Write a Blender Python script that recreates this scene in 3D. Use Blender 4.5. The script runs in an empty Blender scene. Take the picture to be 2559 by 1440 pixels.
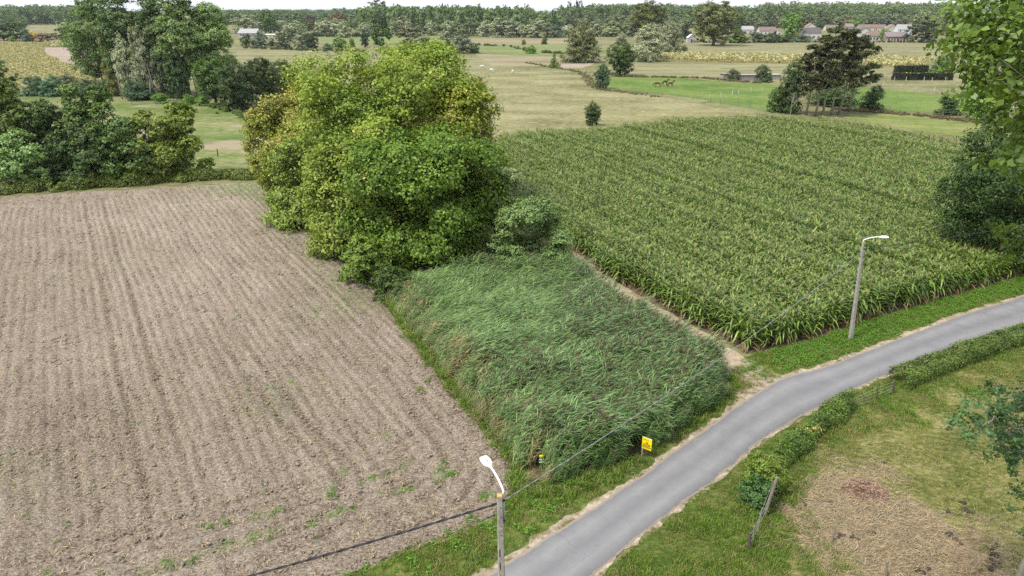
import bpy, bmesh, math, random
import numpy as np
from mathutils import Vector, Matrix, Euler
from mathutils.geometry import tessellate_polygon

SC = bpy.context.scene
COL = SC.collection
R = math.radians

# ------------------------------------------------------------------ camera, sky, sun, exposure
H = 22.0                       # drone height (m)
F = 1700.0                     # focal length in pixels of the 2559 px wide photograph
TH = math.atan((720 - 24) / F)  # camera looks down by this
cam = bpy.data.cameras.new('camera')
cam.sensor_width = 36.0
cam.lens = F / 2559.0 * 36.0
cam.clip_start = 0.5
cam.clip_end = 20000
cam_o = bpy.data.objects.new('camera', cam)
cam_o.location = (0, 0, H)
cam_o.rotation_euler = (math.pi / 2 - TH, 0, 0)
COL.objects.link(cam_o)
SC.camera = cam_o

SUN_DIR = Vector((-0.46, -0.26, 0.85)).normalized()      # towards the sun
sun_el = math.asin(SUN_DIR.z)
sun_az = math.atan2(SUN_DIR.x, SUN_DIR.y)
world = bpy.data.worlds.new('World')
SC.world = world
world.use_nodes = True
wn, wl = world.node_tree.nodes, world.node_tree.links
wn.clear()
w_out = wn.new('ShaderNodeOutputWorld')
w_bg = wn.new('ShaderNodeBackground')
w_sky = wn.new('ShaderNodeTexSky')
w_sky.sky_type = 'NISHITA'
w_sky.sun_disc = False
w_sky.sun_elevation = sun_el
w_sky.sun_rotation = sun_az
w_sky.air_density = 1.0
w_sky.dust_density = 4.0
w_sky.ozone_density = 1.0
w_mix = wn.new('ShaderNodeMix')
w_mix.data_type = 'RGBA'
w_mix.inputs[0].default_value = 0.78                      # thin bright overcast over the blue
w_mix.inputs[7].default_value = (8.6, 9.0, 9.6, 1)
wl.new(w_sky.outputs[0], w_mix.inputs[6])
wl.new(w_mix.outputs[2], w_bg.inputs[0])
w_bg.inputs[1].default_value = 0.05
wl.new(w_bg.outputs[0], w_out.inputs[0])

sun = bpy.data.lights.new('sun', 'SUN')
sun.energy = 1.5
sun.angle = R(10)
sun.color = (1.0, 0.95, 0.87)
sun_o = bpy.data.objects.new('sun', sun)
sun_o.rotation_euler = SUN_DIR.to_track_quat('Z', 'Y').to_euler()
sun_o.location = (0, 0, 80)
COL.objects.link(sun_o)

SC.view_settings.view_transform = 'Standard'
SC.view_settings.look = 'None'
SC.view_settings.exposure = 1.68
SC.view_settings.gamma = 1.0
SC.view_settings.use_curve_mapping = False
cy = SC.cycles
cy.max_bounces = 5
cy.diffuse_bounces = 1
cy.glossy_bounces = 2
cy.transmission_bounces = 3
cy.transparent_max_bounces = 4
cy.volume_bounces = 0
cy.use_denoising = False
cy.denoiser = 'OPENIMAGEDENOISE'
cy.caustics_reflective = False
cy.caustics_refractive = False

rng = np.random.default_rng(7)
random.seed(7)

# ------------------------------------------------------------------ survey: from a pixel of the photograph to the ground
def G(px, py, z=0.0):
    a = (px - 1279.5) / F
    b = (720 - py) / F
    y = math.cos(TH) + b * math.sin(TH)
    zz = -math.sin(TH) + b * math.cos(TH)
    t = (z - H) / zz
    return (a * t, y * t)

def ZAT(py, Y):               # height at forward distance Y seen at row py
    b = (720 - py) / F
    y = math.cos(TH) + b * math.sin(TH)
    zz = -math.sin(TH) + b * math.cos(TH)
    return H + Y * zz / y

def XAT(px, Y, z):
    return (px - 1279.5) / F * (Y * math.cos(TH) + (H - z) * math.sin(TH))

def PPM(Y, z=0.0):            # photograph pixels per metre
    return F / (Y * math.cos(TH) + (H - z) * math.sin(TH))

# ------------------------------------------------------------------ helpers: objects and meshes
def tag(o, label=None, cat=None, group=None, kind=None):
    if label: o['label'] = label
    if cat: o['category'] = cat
    if group: o['group'] = group
    if kind: o['kind'] = kind
    return o

def empty(name, loc=(0, 0, 0), rz=0.0):
    o = bpy.data.objects.new(name, None)
    o.location = loc
    o.rotation_euler = (0, 0, rz)
    o.empty_display_size = 0.3
    COL.objects.link(o)
    return o

def link(name, me, parent=None, mat=None, loc=None, rot=None, scale=None):
    o = bpy.data.objects.new(name, me)
    COL.objects.link(o)
    if parent is not None: o.parent = parent
    if mat is not None and len(me.materials) == 0: me.materials.append(mat)
    if loc is not None: o.location = loc
    if rot is not None: o.rotation_euler = rot
    if scale is not None: o.scale = scale
    return o

def np_mesh(name, verts, faces, face_attr=None, smooth=False, mat=None, point_attr=None):
    """faces: (n,k) int array (all the same k) or list of arrays"""
    verts = np.asarray(verts, np.float32)
    fl = [np.asarray(f, np.int32) for f in (faces if isinstance(faces, list) else [faces]) if len(f)]
    me = bpy.data.meshes.new(name)
    me.vertices.add(len(verts))
    me.vertices.foreach_set('co', verts.ravel())
    nl = sum(f.size for f in fl)
    nf = sum(len(f) for f in fl)
    me.loops.add(nl)
    me.loops.foreach_set('vertex_index', np.concatenate([f.ravel() for f in fl]))
    me.polygons.add(nf)
    tot = np.concatenate([np.full(len(f), f.shape[1], np.int32) for f in fl])
    st = np.concatenate([[0], np.cumsum(tot)[:-1]]).astype(np.int32)
    me.polygons.foreach_set('loop_start', st)
    if smooth:
        me.polygons.foreach_set('use_smooth', np.ones(nf, bool))
    for d, dom in ((face_attr, 'FACE'), (point_attr, 'POINT')):
        if d:
            for k, v in d.items():
                v = np.asarray(v, np.float32)
                if v.ndim == 1:
                    me.attributes.new(k, 'FLOAT', dom).data.foreach_set('value', v)
                else:
                    me.attributes.new(k, 'FLOAT_VECTOR', dom).data.foreach_set('vector', v.ravel())
    me.update(calc_edges=True)
    me.validate()
    if mat is not None: me.materials.append(mat)
    return me

class MB:
    """collects simple solids into one mesh"""
    def __init__(self):
        self.v, self.f = [], []
    def add(self, v, f):
        n = len(self.v)
        self.v += [tuple(p) for p in v]
        self.f += [tuple(i + n for i in q) for q in f]
        return self
    def box(self, c, s, rz=0.0, taper=1.0):
        cx, cy_, cz = c
        hx, hy, hz = s[0] / 2, s[1] / 2, s[2] / 2
        ca, sa = math.cos(rz), math.sin(rz)
        vs = []
        for z, k in ((-hz, 1.0), (hz, taper)):
            for x, y in ((-hx, -hy), (hx, -hy), (hx, hy), (-hx, hy)):
                x2, y2 = x * k, y * k
                vs.append((cx + x2 * ca - y2 * sa, cy_ + x2 * sa + y2 * ca, cz + z))
        return self.add(vs, [(3, 2, 1, 0), (4, 5, 6, 7), (0, 1, 5, 4), (1, 2, 6, 5), (2, 3, 7, 6), (3, 0, 4, 7)])
    def tube(self, pts, rad, n=6, cap=True):
        v, f = tube_np(pts, rad, n, cap)
        return self.add(v, f)
    def build(self, name, mat, parent=None, smooth=False, loc=None, rot=None):
        me = bpy.data.meshes.new(name)
        me.from_pydata(self.v, [], self.f)
        if smooth:
            me.polygons.foreach_set('use_smooth', np.ones(len(me.polygons), bool))
        me.update()
        me.materials.append(mat)
        return link(name, me, parent, None, loc, rot)

def tube_np(pts, rad, n=6, cap=True):
    P = np.asarray(pts, float)
    m = len(P)
    r = np.full(m, rad, float) if np.isscalar(rad) else np.asarray(rad, float)
    T = np.gradient(P, axis=0)
    T /= np.linalg.norm(T, axis=1)[:, None] + 1e-9
    ref = np.array([0, 0, 1.0]) if abs(T[0, 2]) < 0.9 else np.array([1.0, 0, 0])
    V = []
    for i in range(m):
        a = np.cross(T[i], ref)
        a /= np.linalg.norm(a) + 1e-9
        b = np.cross(T[i], a)
        ref = np.cross(a, T[i])
        for k in range(n):
            t = 2 * math.pi * k / n
            V.append(P[i] + r[i] * (math.cos(t) * a + math.sin(t) * b))
    Fc = []
    for i in range(m - 1):
        for k in range(n):
            k2 = (k + 1) % n
            Fc.append((i * n + k, i * n + k2, (i + 1) * n + k2, (i + 1) * n + k))
    if cap:
        Fc.append(tuple(range(n - 1, -1, -1)))
        Fc.append(tuple((m - 1) * n + k for k in range(n)))
    return V, Fc

def lattice_noise(x, y, scale, seed=0):
    """smooth value noise in [-1,1], vectorised"""
    g = np.random.default_rng(1000 + seed).uniform(-1, 1, (256, 256))
    u, v = np.asarray(x) / scale, np.asarray(y) / scale
    i, j = np.floor(u).astype(int), np.floor(v).astype(int)
    fu, fv = u - i, v - j
    fu, fv = fu * fu * (3 - 2 * fu), fv * fv * (3 - 2 * fv)
    i0, i1, j0, j1 = i % 256, (i + 1) % 256, j % 256, (j + 1) % 256
    return (g[i0, j0] * (1 - fu) * (1 - fv) + g[i1, j0] * fu * (1 - fv) + g[i0, j1] * (1 - fu) * fv + g[i1, j1] * fu * fv)

def inpoly(P, poly):
    P = np.asarray(P)
    x, y = P[:, 0], P[:, 1]
    q = np.asarray(poly, float)
    res = np.zeros(len(P), bool)
    j = len(q) - 1
    for i in range(len(q)):
        xi, yi, xj, yj = q[i, 0], q[i, 1], q[j, 0], q[j, 1]
        c = ((yi > y) != (yj > y)) & (x < (xj - xi) * (y - yi) / (yj - yi + 1e-12) + xi)
        res ^= c
        j = i
    return res

def dist_poly(P, line, closed=False):
    P = np.asarray(P, float)
    q = np.asarray(line, float)
    if closed: q = np.vstack([q, q[:1]])
    d = np.full(len(P), 1e9)
    for a, b in zip(q[:-1], q[1:]):
        ab = b - a
        t = np.clip(((P - a) @ ab) / (ab @ ab + 1e-12), 0, 1)
        d = np.minimum(d, np.linalg.norm(P - (a + t[:, None] * ab), axis=1))
    return d

def spline(pts, step):
    """Catmull-Rom resampled about every step metres"""
    p = np.asarray(pts, float)
    p = np.vstack([2 * p[0] - p[1], p, 2 * p[-1] - p[-2]])
    out = []
    for i in range(1, len(p) - 2):
        n = max(1, int(np.linalg.norm(p[i + 1] - p[i]) / step))
        for k in range(n):
            t = k / n
            out.append(0.5 * (2 * p[i] + (p[i + 1] - p[i - 1]) * t + (2 * p[i - 1] - 5 * p[i] + 4 * p[i + 1] - p[i + 2]) * t * t
                              + (3 * p[i] - p[i - 1] - 3 * p[i + 1] + p[i + 2]) * t ** 3))
    out.append(p[-2])
    return np.array(out)

def GP(pix, z=0.0):
    return [G(a, b, z) for a, b in pix]

def rough(poly, step, amp, seed=0):
    """closed outline resampled and made uneven"""
    q = np.asarray(poly, float)
    q = np.vstack([q, q[:1]])
    out = []
    for a, b in zip(q[:-1], q[1:]):
        n = max(1, int(np.linalg.norm(b - a) / step))
        for k in range(n):
            out.append(a + (b - a) * k / n)
    o = np.array(out)
    o[:, 0] += amp * lattice_noise(o[:, 0], o[:, 1], step * 1.7, seed)
    o[:, 1] += amp * lattice_noise(o[:, 0] + 77, o[:, 1] + 31, step * 1.7, seed + 1)
    return o

def sheet(name, poly, z, mat, kind='structure'):
    pts = [Vector((p[0], p[1], z)) for p in poly]
    tri = tessellate_polygon([pts])
    v = np.array([tuple(p) for p in pts], np.float32)
    t = np.array(tri, np.int32)
    a, b, c = v[t[:, 0]], v[t[:, 1]], v[t[:, 2]]
    neg = np.cross(b - a, c - a)[:, 2] < 0
    t[neg] = t[neg][:, ::-1]
    me = np_mesh(name, v, t, mat=mat)
    return tag(link(name, me), kind=kind)

# ------------------------------------------------------------------ materials
MATS = {}
def new_mat(name):
    m = bpy.data.materials.new(name)
    m.use_nodes = True
    m.node_tree.nodes.clear()
    MATS[name] = m
    return m, m.node_tree.nodes, m.node_tree.links

def out_bsdf(n, l, rough_=0.9, spec=0.2):
    o = n.new('ShaderNodeOutputMaterial')
    b = n.new('ShaderNodeBsdfPrincipled')
    b.inputs['Roughness'].default_value = rough_
    b.inputs['Specular IOR Level'].default_value = spec
    l.new(b.outputs[0], o.inputs[0])
    return b

def noise(n, l, vec, scale, detail=4, rough_=0.6, dist=0.0):
    t = n.new('ShaderNodeTexNoise')
    t.inputs['Scale'].default_value = scale
    t.inputs['Detail'].default_value = detail
    t.inputs['Roughness'].default_value = rough_
    t.inputs['Distortion'].default_value = dist
    if vec is not None: l.new(vec, t.inputs['Vector'])
    return t.outputs[0]

def ramp(n, l, fac, stops):
    r = n.new('ShaderNodeValToRGB')
    el = r.color_ramp.elements
    while len(el) < len(stops): el.new(0.5)
    for e, (p, c) in zip(el, stops):
        e.position = p
        e.color = (*c, 1) if len(c) == 3 else c
    l.new(fac, r.inputs[0])
    return r.outputs[0]

def mixc(n, l, fac, a, b, mode='MIX'):
    m = n.new('ShaderNodeMix')
    m.data_type = 'RGBA'
    m.blend_type = mode
    for sock, v in ((0, fac), (6, a), (7, b)):
        if hasattr(v, 'is_linked') or hasattr(v, 'links'):
            l.new(v, m.inputs[sock])
        elif sock == 0:
            m.inputs[0].default_value = v
        else:
            m.inputs[sock].default_value = (*v, 1)
    return m.outputs[2]

def math_(n, l, op, a, b=None):
    m = n.new('ShaderNodeMath')
    m.operation = op
    for i, v in enumerate((a, b)):
        if v is None: continue
        if hasattr(v, 'links'): l.new(v, m.inputs[i])
        else: m.inputs[i].default_value = v
    return m.outputs[0]

def mapping(n, l, vec, scale=(1, 1, 1), rot=(0, 0, 0)):
    m = n.new('ShaderNodeMapping')
    m.inputs['Scale'].default_value = scale
    m.inputs['Rotation'].default_value = rot
    l.new(vec, m.inputs['Vector'])
    return m.outputs[0]

def bump(n, l, height, bsdf, strength=0.5, dist=0.05):
    b = n.new('ShaderNodeBump')
    b.inputs['Strength'].default_value = strength
    b.inputs['Distance'].default_value = dist
    l.new(height, b.inputs['Height'])
    l.new(b.outputs[0], bsdf.inputs['Normal'])

def ground_mat(name, cols, big=0.05, fine=1.5, stretch=(1, 1, 1), rot=0.0, fleck=None, bump_s=0.6, bump_d=0.08, ct=0.11):
    """cols: three colours from dark to light, mottled at several sizes; fleck = (colour, scale, threshold)"""
    m, n, l = new_mat(name)
    b = out_bsdf(n, l, 0.95, 0.1)
    pos = n.new('ShaderNodeNewGeometry').outputs['Position']
    vec = mapping(n, l, pos, stretch, (0, 0, rot))
    a = noise(n, l, vec, big, 5, 0.65)
    c = noise(n, l, vec, fine, 5, 0.7)
    s = math_(n, l, 'ADD', math_(n, l, 'MULTIPLY', a, 0.5), math_(n, l, 'MULTIPLY', c, 0.5))
    col = ramp(n, l, s, [(0.5 - ct, cols[0]), (0.5, cols[1]), (0.5 + ct, cols[2])])
    if fleck:
        for fc, fs, ft in (fleck if isinstance(fleck, list) else [fleck]):
            fn = noise(n, l, vec, fs, 3, 0.6, 0.4)
            k = ramp(n, l, fn, [(ft, (0, 0, 0)), (min(1, ft + 0.1), (1, 1, 1))])
            col = mixc(n, l, k, col, fc)
    l.new(col, b.inputs['Base Color'])
    bump(n, l, noise(n, l, vec, fine * 2.5, 4, 0.7), b, bump_s, bump_d)
    return m

def plain_mat(name, col, rough_=0.8, spec=0.3, var=0.25, scale=6.0, metal=0.0, bs=0.2):
    m, n, l = new_mat(name)
    b = out_bsdf(n, l, rough_, spec)
    b.inputs['Metallic'].default_value = metal
    tc = n.new('ShaderNodeTexCoord').outputs['Object']
    nz = noise(n, l, tc, scale, 5, 0.65)
    lo = tuple(c * (1 - var) for c in col)
    hi = tuple(min(1, c * (1 + var)) for c in col)
    l.new(ramp(n, l, nz, [(0.3, lo), (0.7, hi)]), b.inputs['Base Color'])
    if bs: bump(n, l, noise(n, l, tc, scale * 4, 3), b, bs, 0.01)
    return m

def leaf_mat(name, transl=0.25, spec=0.25, rough_=0.55, use_obj=True, col=(0.05, 0.1, 0.02), warm=(0.35, 0.26, 0.05), var=(0.55, 1.5), amt=None):
    """leaf colour = object colour (or col) varied leaf by leaf with the attribute v; the object's alpha is the share of turned leaves"""
    m, n, l = new_mat(name)
    o = n.new('ShaderNodeOutputMaterial')
    b = n.new('ShaderNodeBsdfPrincipled')
    b.inputs['Roughness'].default_value = rough_
    b.inputs['Specular IOR Level'].default_value = spec
    at = n.new('ShaderNodeAttribute')
    at.attribute_name = 'v'
    v = at.outputs['Fac']
    oi = n.new('ShaderNodeObjectInfo')
    k = n.new('ShaderNodeMapRange')
    k.inputs['To Min'].default_value = var[0]
    k.inputs['To Max'].default_value = var[1]
    l.new(v, k.inputs['Value'])
    vv = n.new('ShaderNodeCombineXYZ')
    kr = math_(n, l, 'POWER', k.outputs[0], 1.15)
    for i, s in enumerate((kr, k.outputs[0], k.outputs[0])): l.new(s, vv.inputs[i])
    if use_obj:
        base = oi.outputs['Color']
    else:
        rgb = n.new('ShaderNodeRGB')
        rgb.outputs[0].default_value = (*col, 1)
        base = rgb.outputs[0]
    rr = n.new('ShaderNodeMapRange')
    rr.inputs['To Min'].default_value = 0.8
    rr.inputs['To Max'].default_value = 1.2
    l.new(oi.outputs['Random'], rr.inputs['Value'])
    sc = n.new('ShaderNodeVectorMath')
    sc.operation = 'SCALE'
    l.new(base, sc.inputs[0])
    l.new(rr.outputs[0], sc.inputs['Scale'])
    base = sc.outputs[0]
    c = mixc(n, l, 1.0, base, vv.outputs[0], 'MULTIPLY')
    if use_obj or amt is not None:
        at2 = n.new('ShaderNodeAttribute')
        at2.attribute_name = 't'
        thr = math_(n, l, 'SUBTRACT', 1.0, oi.outputs['Alpha'] if amt is None else amt)
        turned = math_(n, l, 'GREATER_THAN', at2.outputs['Fac'], thr)
        wv = mixc(n, l, 1.0, warm, vv.outputs[0], 'MULTIPLY')
        c = mixc(n, l, turned, c, wv)
    l.new(c, b.inputs['Base Color'])
    t = n.new('ShaderNodeBsdfTranslucent')
    tcol = mixc(n, l, 1.0, c, (1.25, 1.35, 0.6), 'MULTIPLY')
    l.new(tcol, t.inputs['Color'])
    mx = n.new('ShaderNodeMixShader')
    mx.inputs[0].default_value = transl
    l.new(b.outputs[0], mx.inputs[1])
    l.new(t.outputs[0], mx.inputs[2])
    l.new(mx.outputs[0], o.inputs[0])
    return m
# ------------------------------------------------------------------ the ground, fields and road
GREEN_ROAD = ((0.030, 0.060, 0.012), (0.075, 0.13, 0.025), (0.16, 0.20, 0.05))
M_MEADOW = ground_mat('meadow_grass', ((0.074, 0.077, 0.027), (0.153, 0.150, 0.070), (0.227, 0.216, 0.115)), 0.03, 0.55, (1, 1.9, 1), 0.15, ((0.063, 0.084, 0.024), 0.22, 0.60))
M_HAY = ground_mat('hay_meadow_grass', ((0.104, 0.101, 0.041), (0.189, 0.179, 0.086), (0.260, 0.243, 0.138)), 0.05, 0.7, (1, 1.6, 1), 0.1, [((0.065, 0.077, 0.028), 0.9, 0.60), ((0.287, 0.270, 0.165), 0.35, 0.62)])
M_PASTURE = ground_mat('pasture_grass', ((0.059, 0.102, 0.019), (0.098, 0.151, 0.032), (0.157, 0.189, 0.054)), 0.05, 0.6, (1, 1.6, 1), 0.2, ((0.173, 0.168, 0.058), 0.2, 0.63))
M_MOWN = ground_mat('mown_grass', ((0.086, 0.114, 0.028), (0.140, 0.175, 0.048), (0.218, 0.220, 0.088)), 0.06, 0.7, (1, 2.5, 1), 0.2, ((0.211, 0.182, 0.088), 0.12, 0.56))
M_LEFTP = ground_mat('rough_pasture', ((0.055, 0.101, 0.020), (0.125, 0.156, 0.048), (0.234, 0.211, 0.120)), 0.035, 0.5, (1, 1.5, 1), 0.3, ((0.242, 0.203, 0.136), 0.06, 0.52))
M_STUBBLE = ground_mat('stubble', ((0.152, 0.133, 0.077), (0.209, 0.184, 0.110), (0.266, 0.234, 0.149)), 0.02, 0.35, (1, 3, 1), 0.05)
M_TAN = ground_mat('dry_grass', ((0.120, 0.120, 0.054), (0.181, 0.173, 0.089), (0.238, 0.222, 0.128)), 0.02, 0.3, (1, 3.4, 1), -0.05, ((0.096, 0.120, 0.045), 0.05, 0.58))
M_FARGREEN = ground_mat('far_crop_green', ((0.086, 0.115, 0.032), (0.144, 0.173, 0.064), (0.209, 0.216, 0.096)), 0.02, 0.3, (1, 4, 1), -0.05)
M_FARSOIL = ground_mat('far_bare_soil', ((0.218, 0.172, 0.136), (0.265, 0.215, 0.172), (0.312, 0.257, 0.212)), 0.03, 0.3, (1, 2, 1), 0.3)
M_YELLOW = ground_mat('ripe_crop_floor', ((0.144, 0.137, 0.047), (0.238, 0.209, 0.084), (0.302, 0.259, 0.131)), 0.03, 0.5)
M_VERGE = ground_mat('verge_turf', ((0.035, 0.06, 0.012), (0.085, 0.12, 0.025), (0.20, 0.19, 0.07)), 0.25, 2.2, fleck=((0.27, 0.22, 0.12), 0.7, 0.62))
M_PADDOCK = ground_mat('paddock_turf', ((0.106, 0.114, 0.025), (0.194, 0.185, 0.054), (0.290, 0.255, 0.117)), 0.18, 2.6, (1, 1.4, 1), 0.5, [((0.317, 0.264, 0.153), 0.5, 0.62), ((0.066, 0.088, 0.018), 1.4, 0.64)])
M_STRAWG = ground_mat('trampled_straw', ((0.190, 0.135, 0.077), (0.342, 0.256, 0.149), (0.475, 0.372, 0.234)), 0.3, 3.2, (1, 1.8, 1), 0.6, [((0.095, 0.070, 0.036), 1.1, 0.64), ((0.180, 0.177, 0.054), 0.45, 0.62)])
M_SAND = ground_mat('sandy_shoulder', ((0.180, 0.140, 0.099), (0.288, 0.234, 0.171), (0.396, 0.338, 0.261)), 0.5, 4.0, fleck=((0.108, 0.108, 0.041), 1.1, 0.55), bump_d=0.03)
M_PATH = ground_mat('path_earth', ((0.17, 0.13, 0.085), (0.29, 0.23, 0.16), (0.40, 0.33, 0.24)), 0.5, 3.0, fleck=((0.12, 0.13, 0.04), 0.6, 0.60))
M_CORNSOIL = ground_mat('maize_soil', ((0.06, 0.045, 0.028), (0.11, 0.085, 0.055), (0.17, 0.13, 0.085)), 0.5, 4.0)
M_REEDSOIL = ground_mat('reed_litter', ((0.03, 0.035, 0.012), (0.07, 0.065, 0.03), (0.16, 0.13, 0.07)), 0.5, 4.0)

ground_poly = [(-9000, -300), (9000, -300), (9000, 12000), (-9000, 12000)]
sheet('ground', ground_poly, 0.0, M_MEADOW)

FARS = [
    ('hay_meadow', [(1210, 172), (1480, 190), (1500, 222), (1700, 252), (1900, 285), (1700, 300), (1240, 345), (1100, 345), (1100, 200)], 0.010, M_HAY),
    ('horse_pasture', [(1500, 197), (1560, 192), (1700, 195), (1830, 206), (1925, 211), (1995, 228), (1995, 287), (1915, 277), (1800, 258), (1680, 238), (1560, 224), (1505, 216)], 0.016, M_PASTURE),
    ('pasture', [(2130, 214), (2330, 236), (2460, 246), (2480, 285), (2350, 283), (2240, 277), (2120, 272)], 0.016, M_PASTURE),
    ('mown_strip', [(2090, 292), (2250, 284), (2400, 300), (2559, 322), (2559, 372), (2470, 352), (2330, 332), (2170, 307)], 0.016, M_MOWN),
    ('dry_meadow', [(2440, 250), (2640, 240), (2700, 300), (2450, 296)], 0.012, M_TAN),
    ('rough_pasture', [(-60, 238), (330, 244), (480, 250), (650, 285), (760, 400), (740, 445), (300, 452), (-120, 480)], 0.012, M_LEFTP),
    ('bare_field', [(112, 119), (240, 118), (330, 150), (330, 196), (250, 194), (112, 134)], 0.014, M_FARSOIL),
    ('ripe_crop_field', [(-90, 106), (108, 109), (112, 134), (250, 196), (236, 206), (60, 216), (-90, 250)], 0.012, M_YELLOW),
    ('dry_field', [(590, 118), (820, 128), (1020, 138), (1230, 142), (1230, 172), (900, 210), (560, 200)], 0.012, M_TAN),
    ('stubble_field', [(1170, 97), (1430, 97), (1430, 110), (1170, 113)], 0.012, M_STUBBLE),
    ('green_crop_field', [(1170, 114), (1430, 111), (1520, 120), (1490, 140), (1300, 138), (1170, 132)], 0.012, M_FARGREEN),
    ('dry_field', [(1190, 134), (1300, 140), (1420, 143), (1400, 166), (1230, 166)], 0.014, M_STUBBLE),
    ('bare_patch', [(1400, 160), (1485, 158), (1460, 170), (1395, 172)], 0.016, M_FARSOIL),
    ('dry_field', [(1620, 152), (2330, 164), (2420, 190), (1960, 196), (1700, 192), (1500, 186), (1520, 166)], 0.014, M_TAN),
    ('ripe_crop_field', [(1640, 142), (1700, 138), (2180, 146), (2330, 154), (2300, 170), (1960, 160), (1640, 154)], 0.018, M_YELLOW),
    ('dry_meadow', [(1700, 106), (2400, 103), (2400, 152), (2180, 145), (1700, 137)], 0.012, M_TAN),
    ('far_field', [(50, 62), (205, 62), (205, 82), (60, 80)], 0.012, M_TAN),
    ('far_field', [(780, 88), (1180, 92), (1180, 110), (820, 112)], 0.010, M_FARGREEN),
]
for nm, px, z, m in FARS:
    sheet(nm, rough(GP(px), 6.0, 1.2, len(nm)), z, m)

# ---- near outlines (metres on the ground)
ROAD_L = GP([(2559, 740), (2400, 790), (2200, 865), (2050, 920), (1950, 948), (1850, 1010), (1760, 1075), (1530, 1240), (1240, 1424)])
ROAD_R = GP([(2559, 822), (2400, 868), (2250, 925), (2130, 975), (2000, 1045), (1900, 1105), (1800, 1190), (1640, 1310), (1480, 1440)])
def ext(line, d):
    p = np.array(line)
    a = p[0] + (p[0] - p[1]) / np.linalg.norm(p[0] - p[1]) * d
    b = p[-1] + (p[-1] - p[-2]) / np.linalg.norm(p[-1] - p[-2]) * d
    return np.vstack([a, p, b])
RL = spline(ext(ROAD_L, 30), 0.5)
RR = spline(ext(ROAD_R, 30), 0.5)

def resample(line, n):
    d = np.concatenate([[0], np.cumsum(np.linalg.norm(np.diff(line, axis=0), axis=1))])
    t = np.linspace(0, d[-1], n)
    return np.stack([np.interp(t, d, line[:, 0]), np.interp(t, d, line[:, 1])], 1)
NR = 320
rl, rr = resample(RL, NR), resample(RR, NR)

def strip(name, A, B, z, mat, cols=6, crown=0.0, jit=0.0, seed=3):
    A, B = A.copy(), B.copy()
    if jit:
        for L_, s in ((A, seed), (B, seed + 5)):
            L_[:, 0] += jit * (lattice_noise(L_[:, 0], L_[:, 1], 0.5, s) + 0.6 * lattice_noise(L_[:, 0], L_[:, 1], 1.7, s + 2))
            L_[:, 1] += jit * (lattice_noise(L_[:, 0], L_[:, 1], 0.5, s + 1) + 0.6 * lattice_noise(L_[:, 0], L_[:, 1], 1.7, s + 3))
    n = len(A)
    t = np.linspace(0, 1, cols)
    P = A[:, None, :] * (1 - t)[None, :, None] + B[:, None, :] * t[None, :, None]
    Z = z + crown * (1 - (2 * t - 1) ** 2)[None, :] * np.ones((n, 1))
    V = np.concatenate([P, Z[..., None]], 2).reshape(-1, 3)
    i, j = np.meshgrid(np.arange(n - 1), np.arange(cols - 1), indexing='ij')
    q = (i * cols + j).ravel()
    Fc = np.stack([q, q + 1, q + cols + 1, q + cols], 1)
    a, b, c = V[Fc[0, 0]], V[Fc[0, 1]], V[Fc[0, 2]]
    if np.cross(b - a, c - a)[2] < 0: Fc = Fc[:, ::-1]
    uv = np.stack([np.tile(t, n), np.repeat(np.arange(n) / n, cols), np.zeros(n * cols)], 1)
    me = np_mesh(name, V, Fc, mat=mat, point_attr={'across': uv[:, 0]}, smooth=True)
    return tag(link(name, me), kind='structure')

# asphalt: pale and worn, darker between and beside the wheel tracks, cracked
m, n, l = new_mat('worn_asphalt')
b = out_bsdf(n, l, 0.85, 0.25)
pos = n.new('ShaderNodeNewGeometry').outputs['Position']
at = n.new('ShaderNodeAttribute'); at.attribute_name = 'across'
track = ramp(n, l, at.outputs['Fac'], [(0.0, (0.235, 0.215, 0.195)), (0.06, (0.145, 0.145, 0.152)), (0.25, (0.198, 0.196, 0.20)), (0.5, (0.148, 0.148, 0.154)), (0.75, (0.194, 0.192, 0.197)), (0.94, (0.132, 0.132, 0.136)), (1.0, (0.11, 0.104, 0.098))])
rc = n.nodes if False else None
g1 = ramp(n, l, noise(n, l, pos, 0.5, 8, 0.75), [(0.32, (0.88, 0.88, 0.89)), (0.68, (1.10, 1.10, 1.08))])
g2 = ramp(n, l, noise(n, l, pos, 45, 3, 0.7), [(0.3, (0.78, 0.78, 0.78)), (0.7, (1.2, 1.2, 1.2))])
c = mixc(n, l, 1.0, mixc(n, l, 1.0, track, g1, 'MULTIPLY'), g2, 'MULTIPLY')
vor = n.new('ShaderNodeTexVoronoi'); vor.feature = 'DISTANCE_TO_EDGE'; vor.inputs['Scale'].default_value = 0.33
wp = n.new('ShaderNodeVectorMath'); wp.operation = 'ADD'
nn = n.new('ShaderNodeTexNoise'); nn.inputs['Scale'].default_value = 1.3; nn.inputs['Detail'].default_value = 5
l.new(pos, nn.inputs['Vector']); l.new(pos, wp.inputs[0]); l.new(nn.outputs['Color'], wp.inputs[1]); l.new(wp.outputs[0], vor.inputs['Vector'])
cr = ramp(n, l, vor.outputs['Distance'], [(0.0, (1, 1, 1)), (0.012, (0, 0, 0))])
cm = ramp(n, l, noise(n, l, pos, 0.12, 2), [(0.56, (0, 0, 0)), (0.64, (0.4, 0.4, 0.4))])
c = mixc(n, l, mixc(n, l, 1.0, cr, cm, 'MULTIPLY'), c, (0.07, 0.068, 0.065))
edge = ramp(n, l, at.outputs['Fac'], [(0.0, (1, 1, 1)), (0.13, (0, 0, 0)), (0.90, (0, 0, 0)), (1.0, (1, 1, 1))])
spill = ramp(n, l, math_(n, l, 'ADD', edge, math_(n, l, 'MULTIPLY', math_(n, l, 'SUBTRACT', noise(n, l, pos, 2.2, 6, 0.75), 0.5), 1.5)), [(0.55, (0, 0, 0)), (0.8, (0.75, 0.75, 0.75))])
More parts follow.
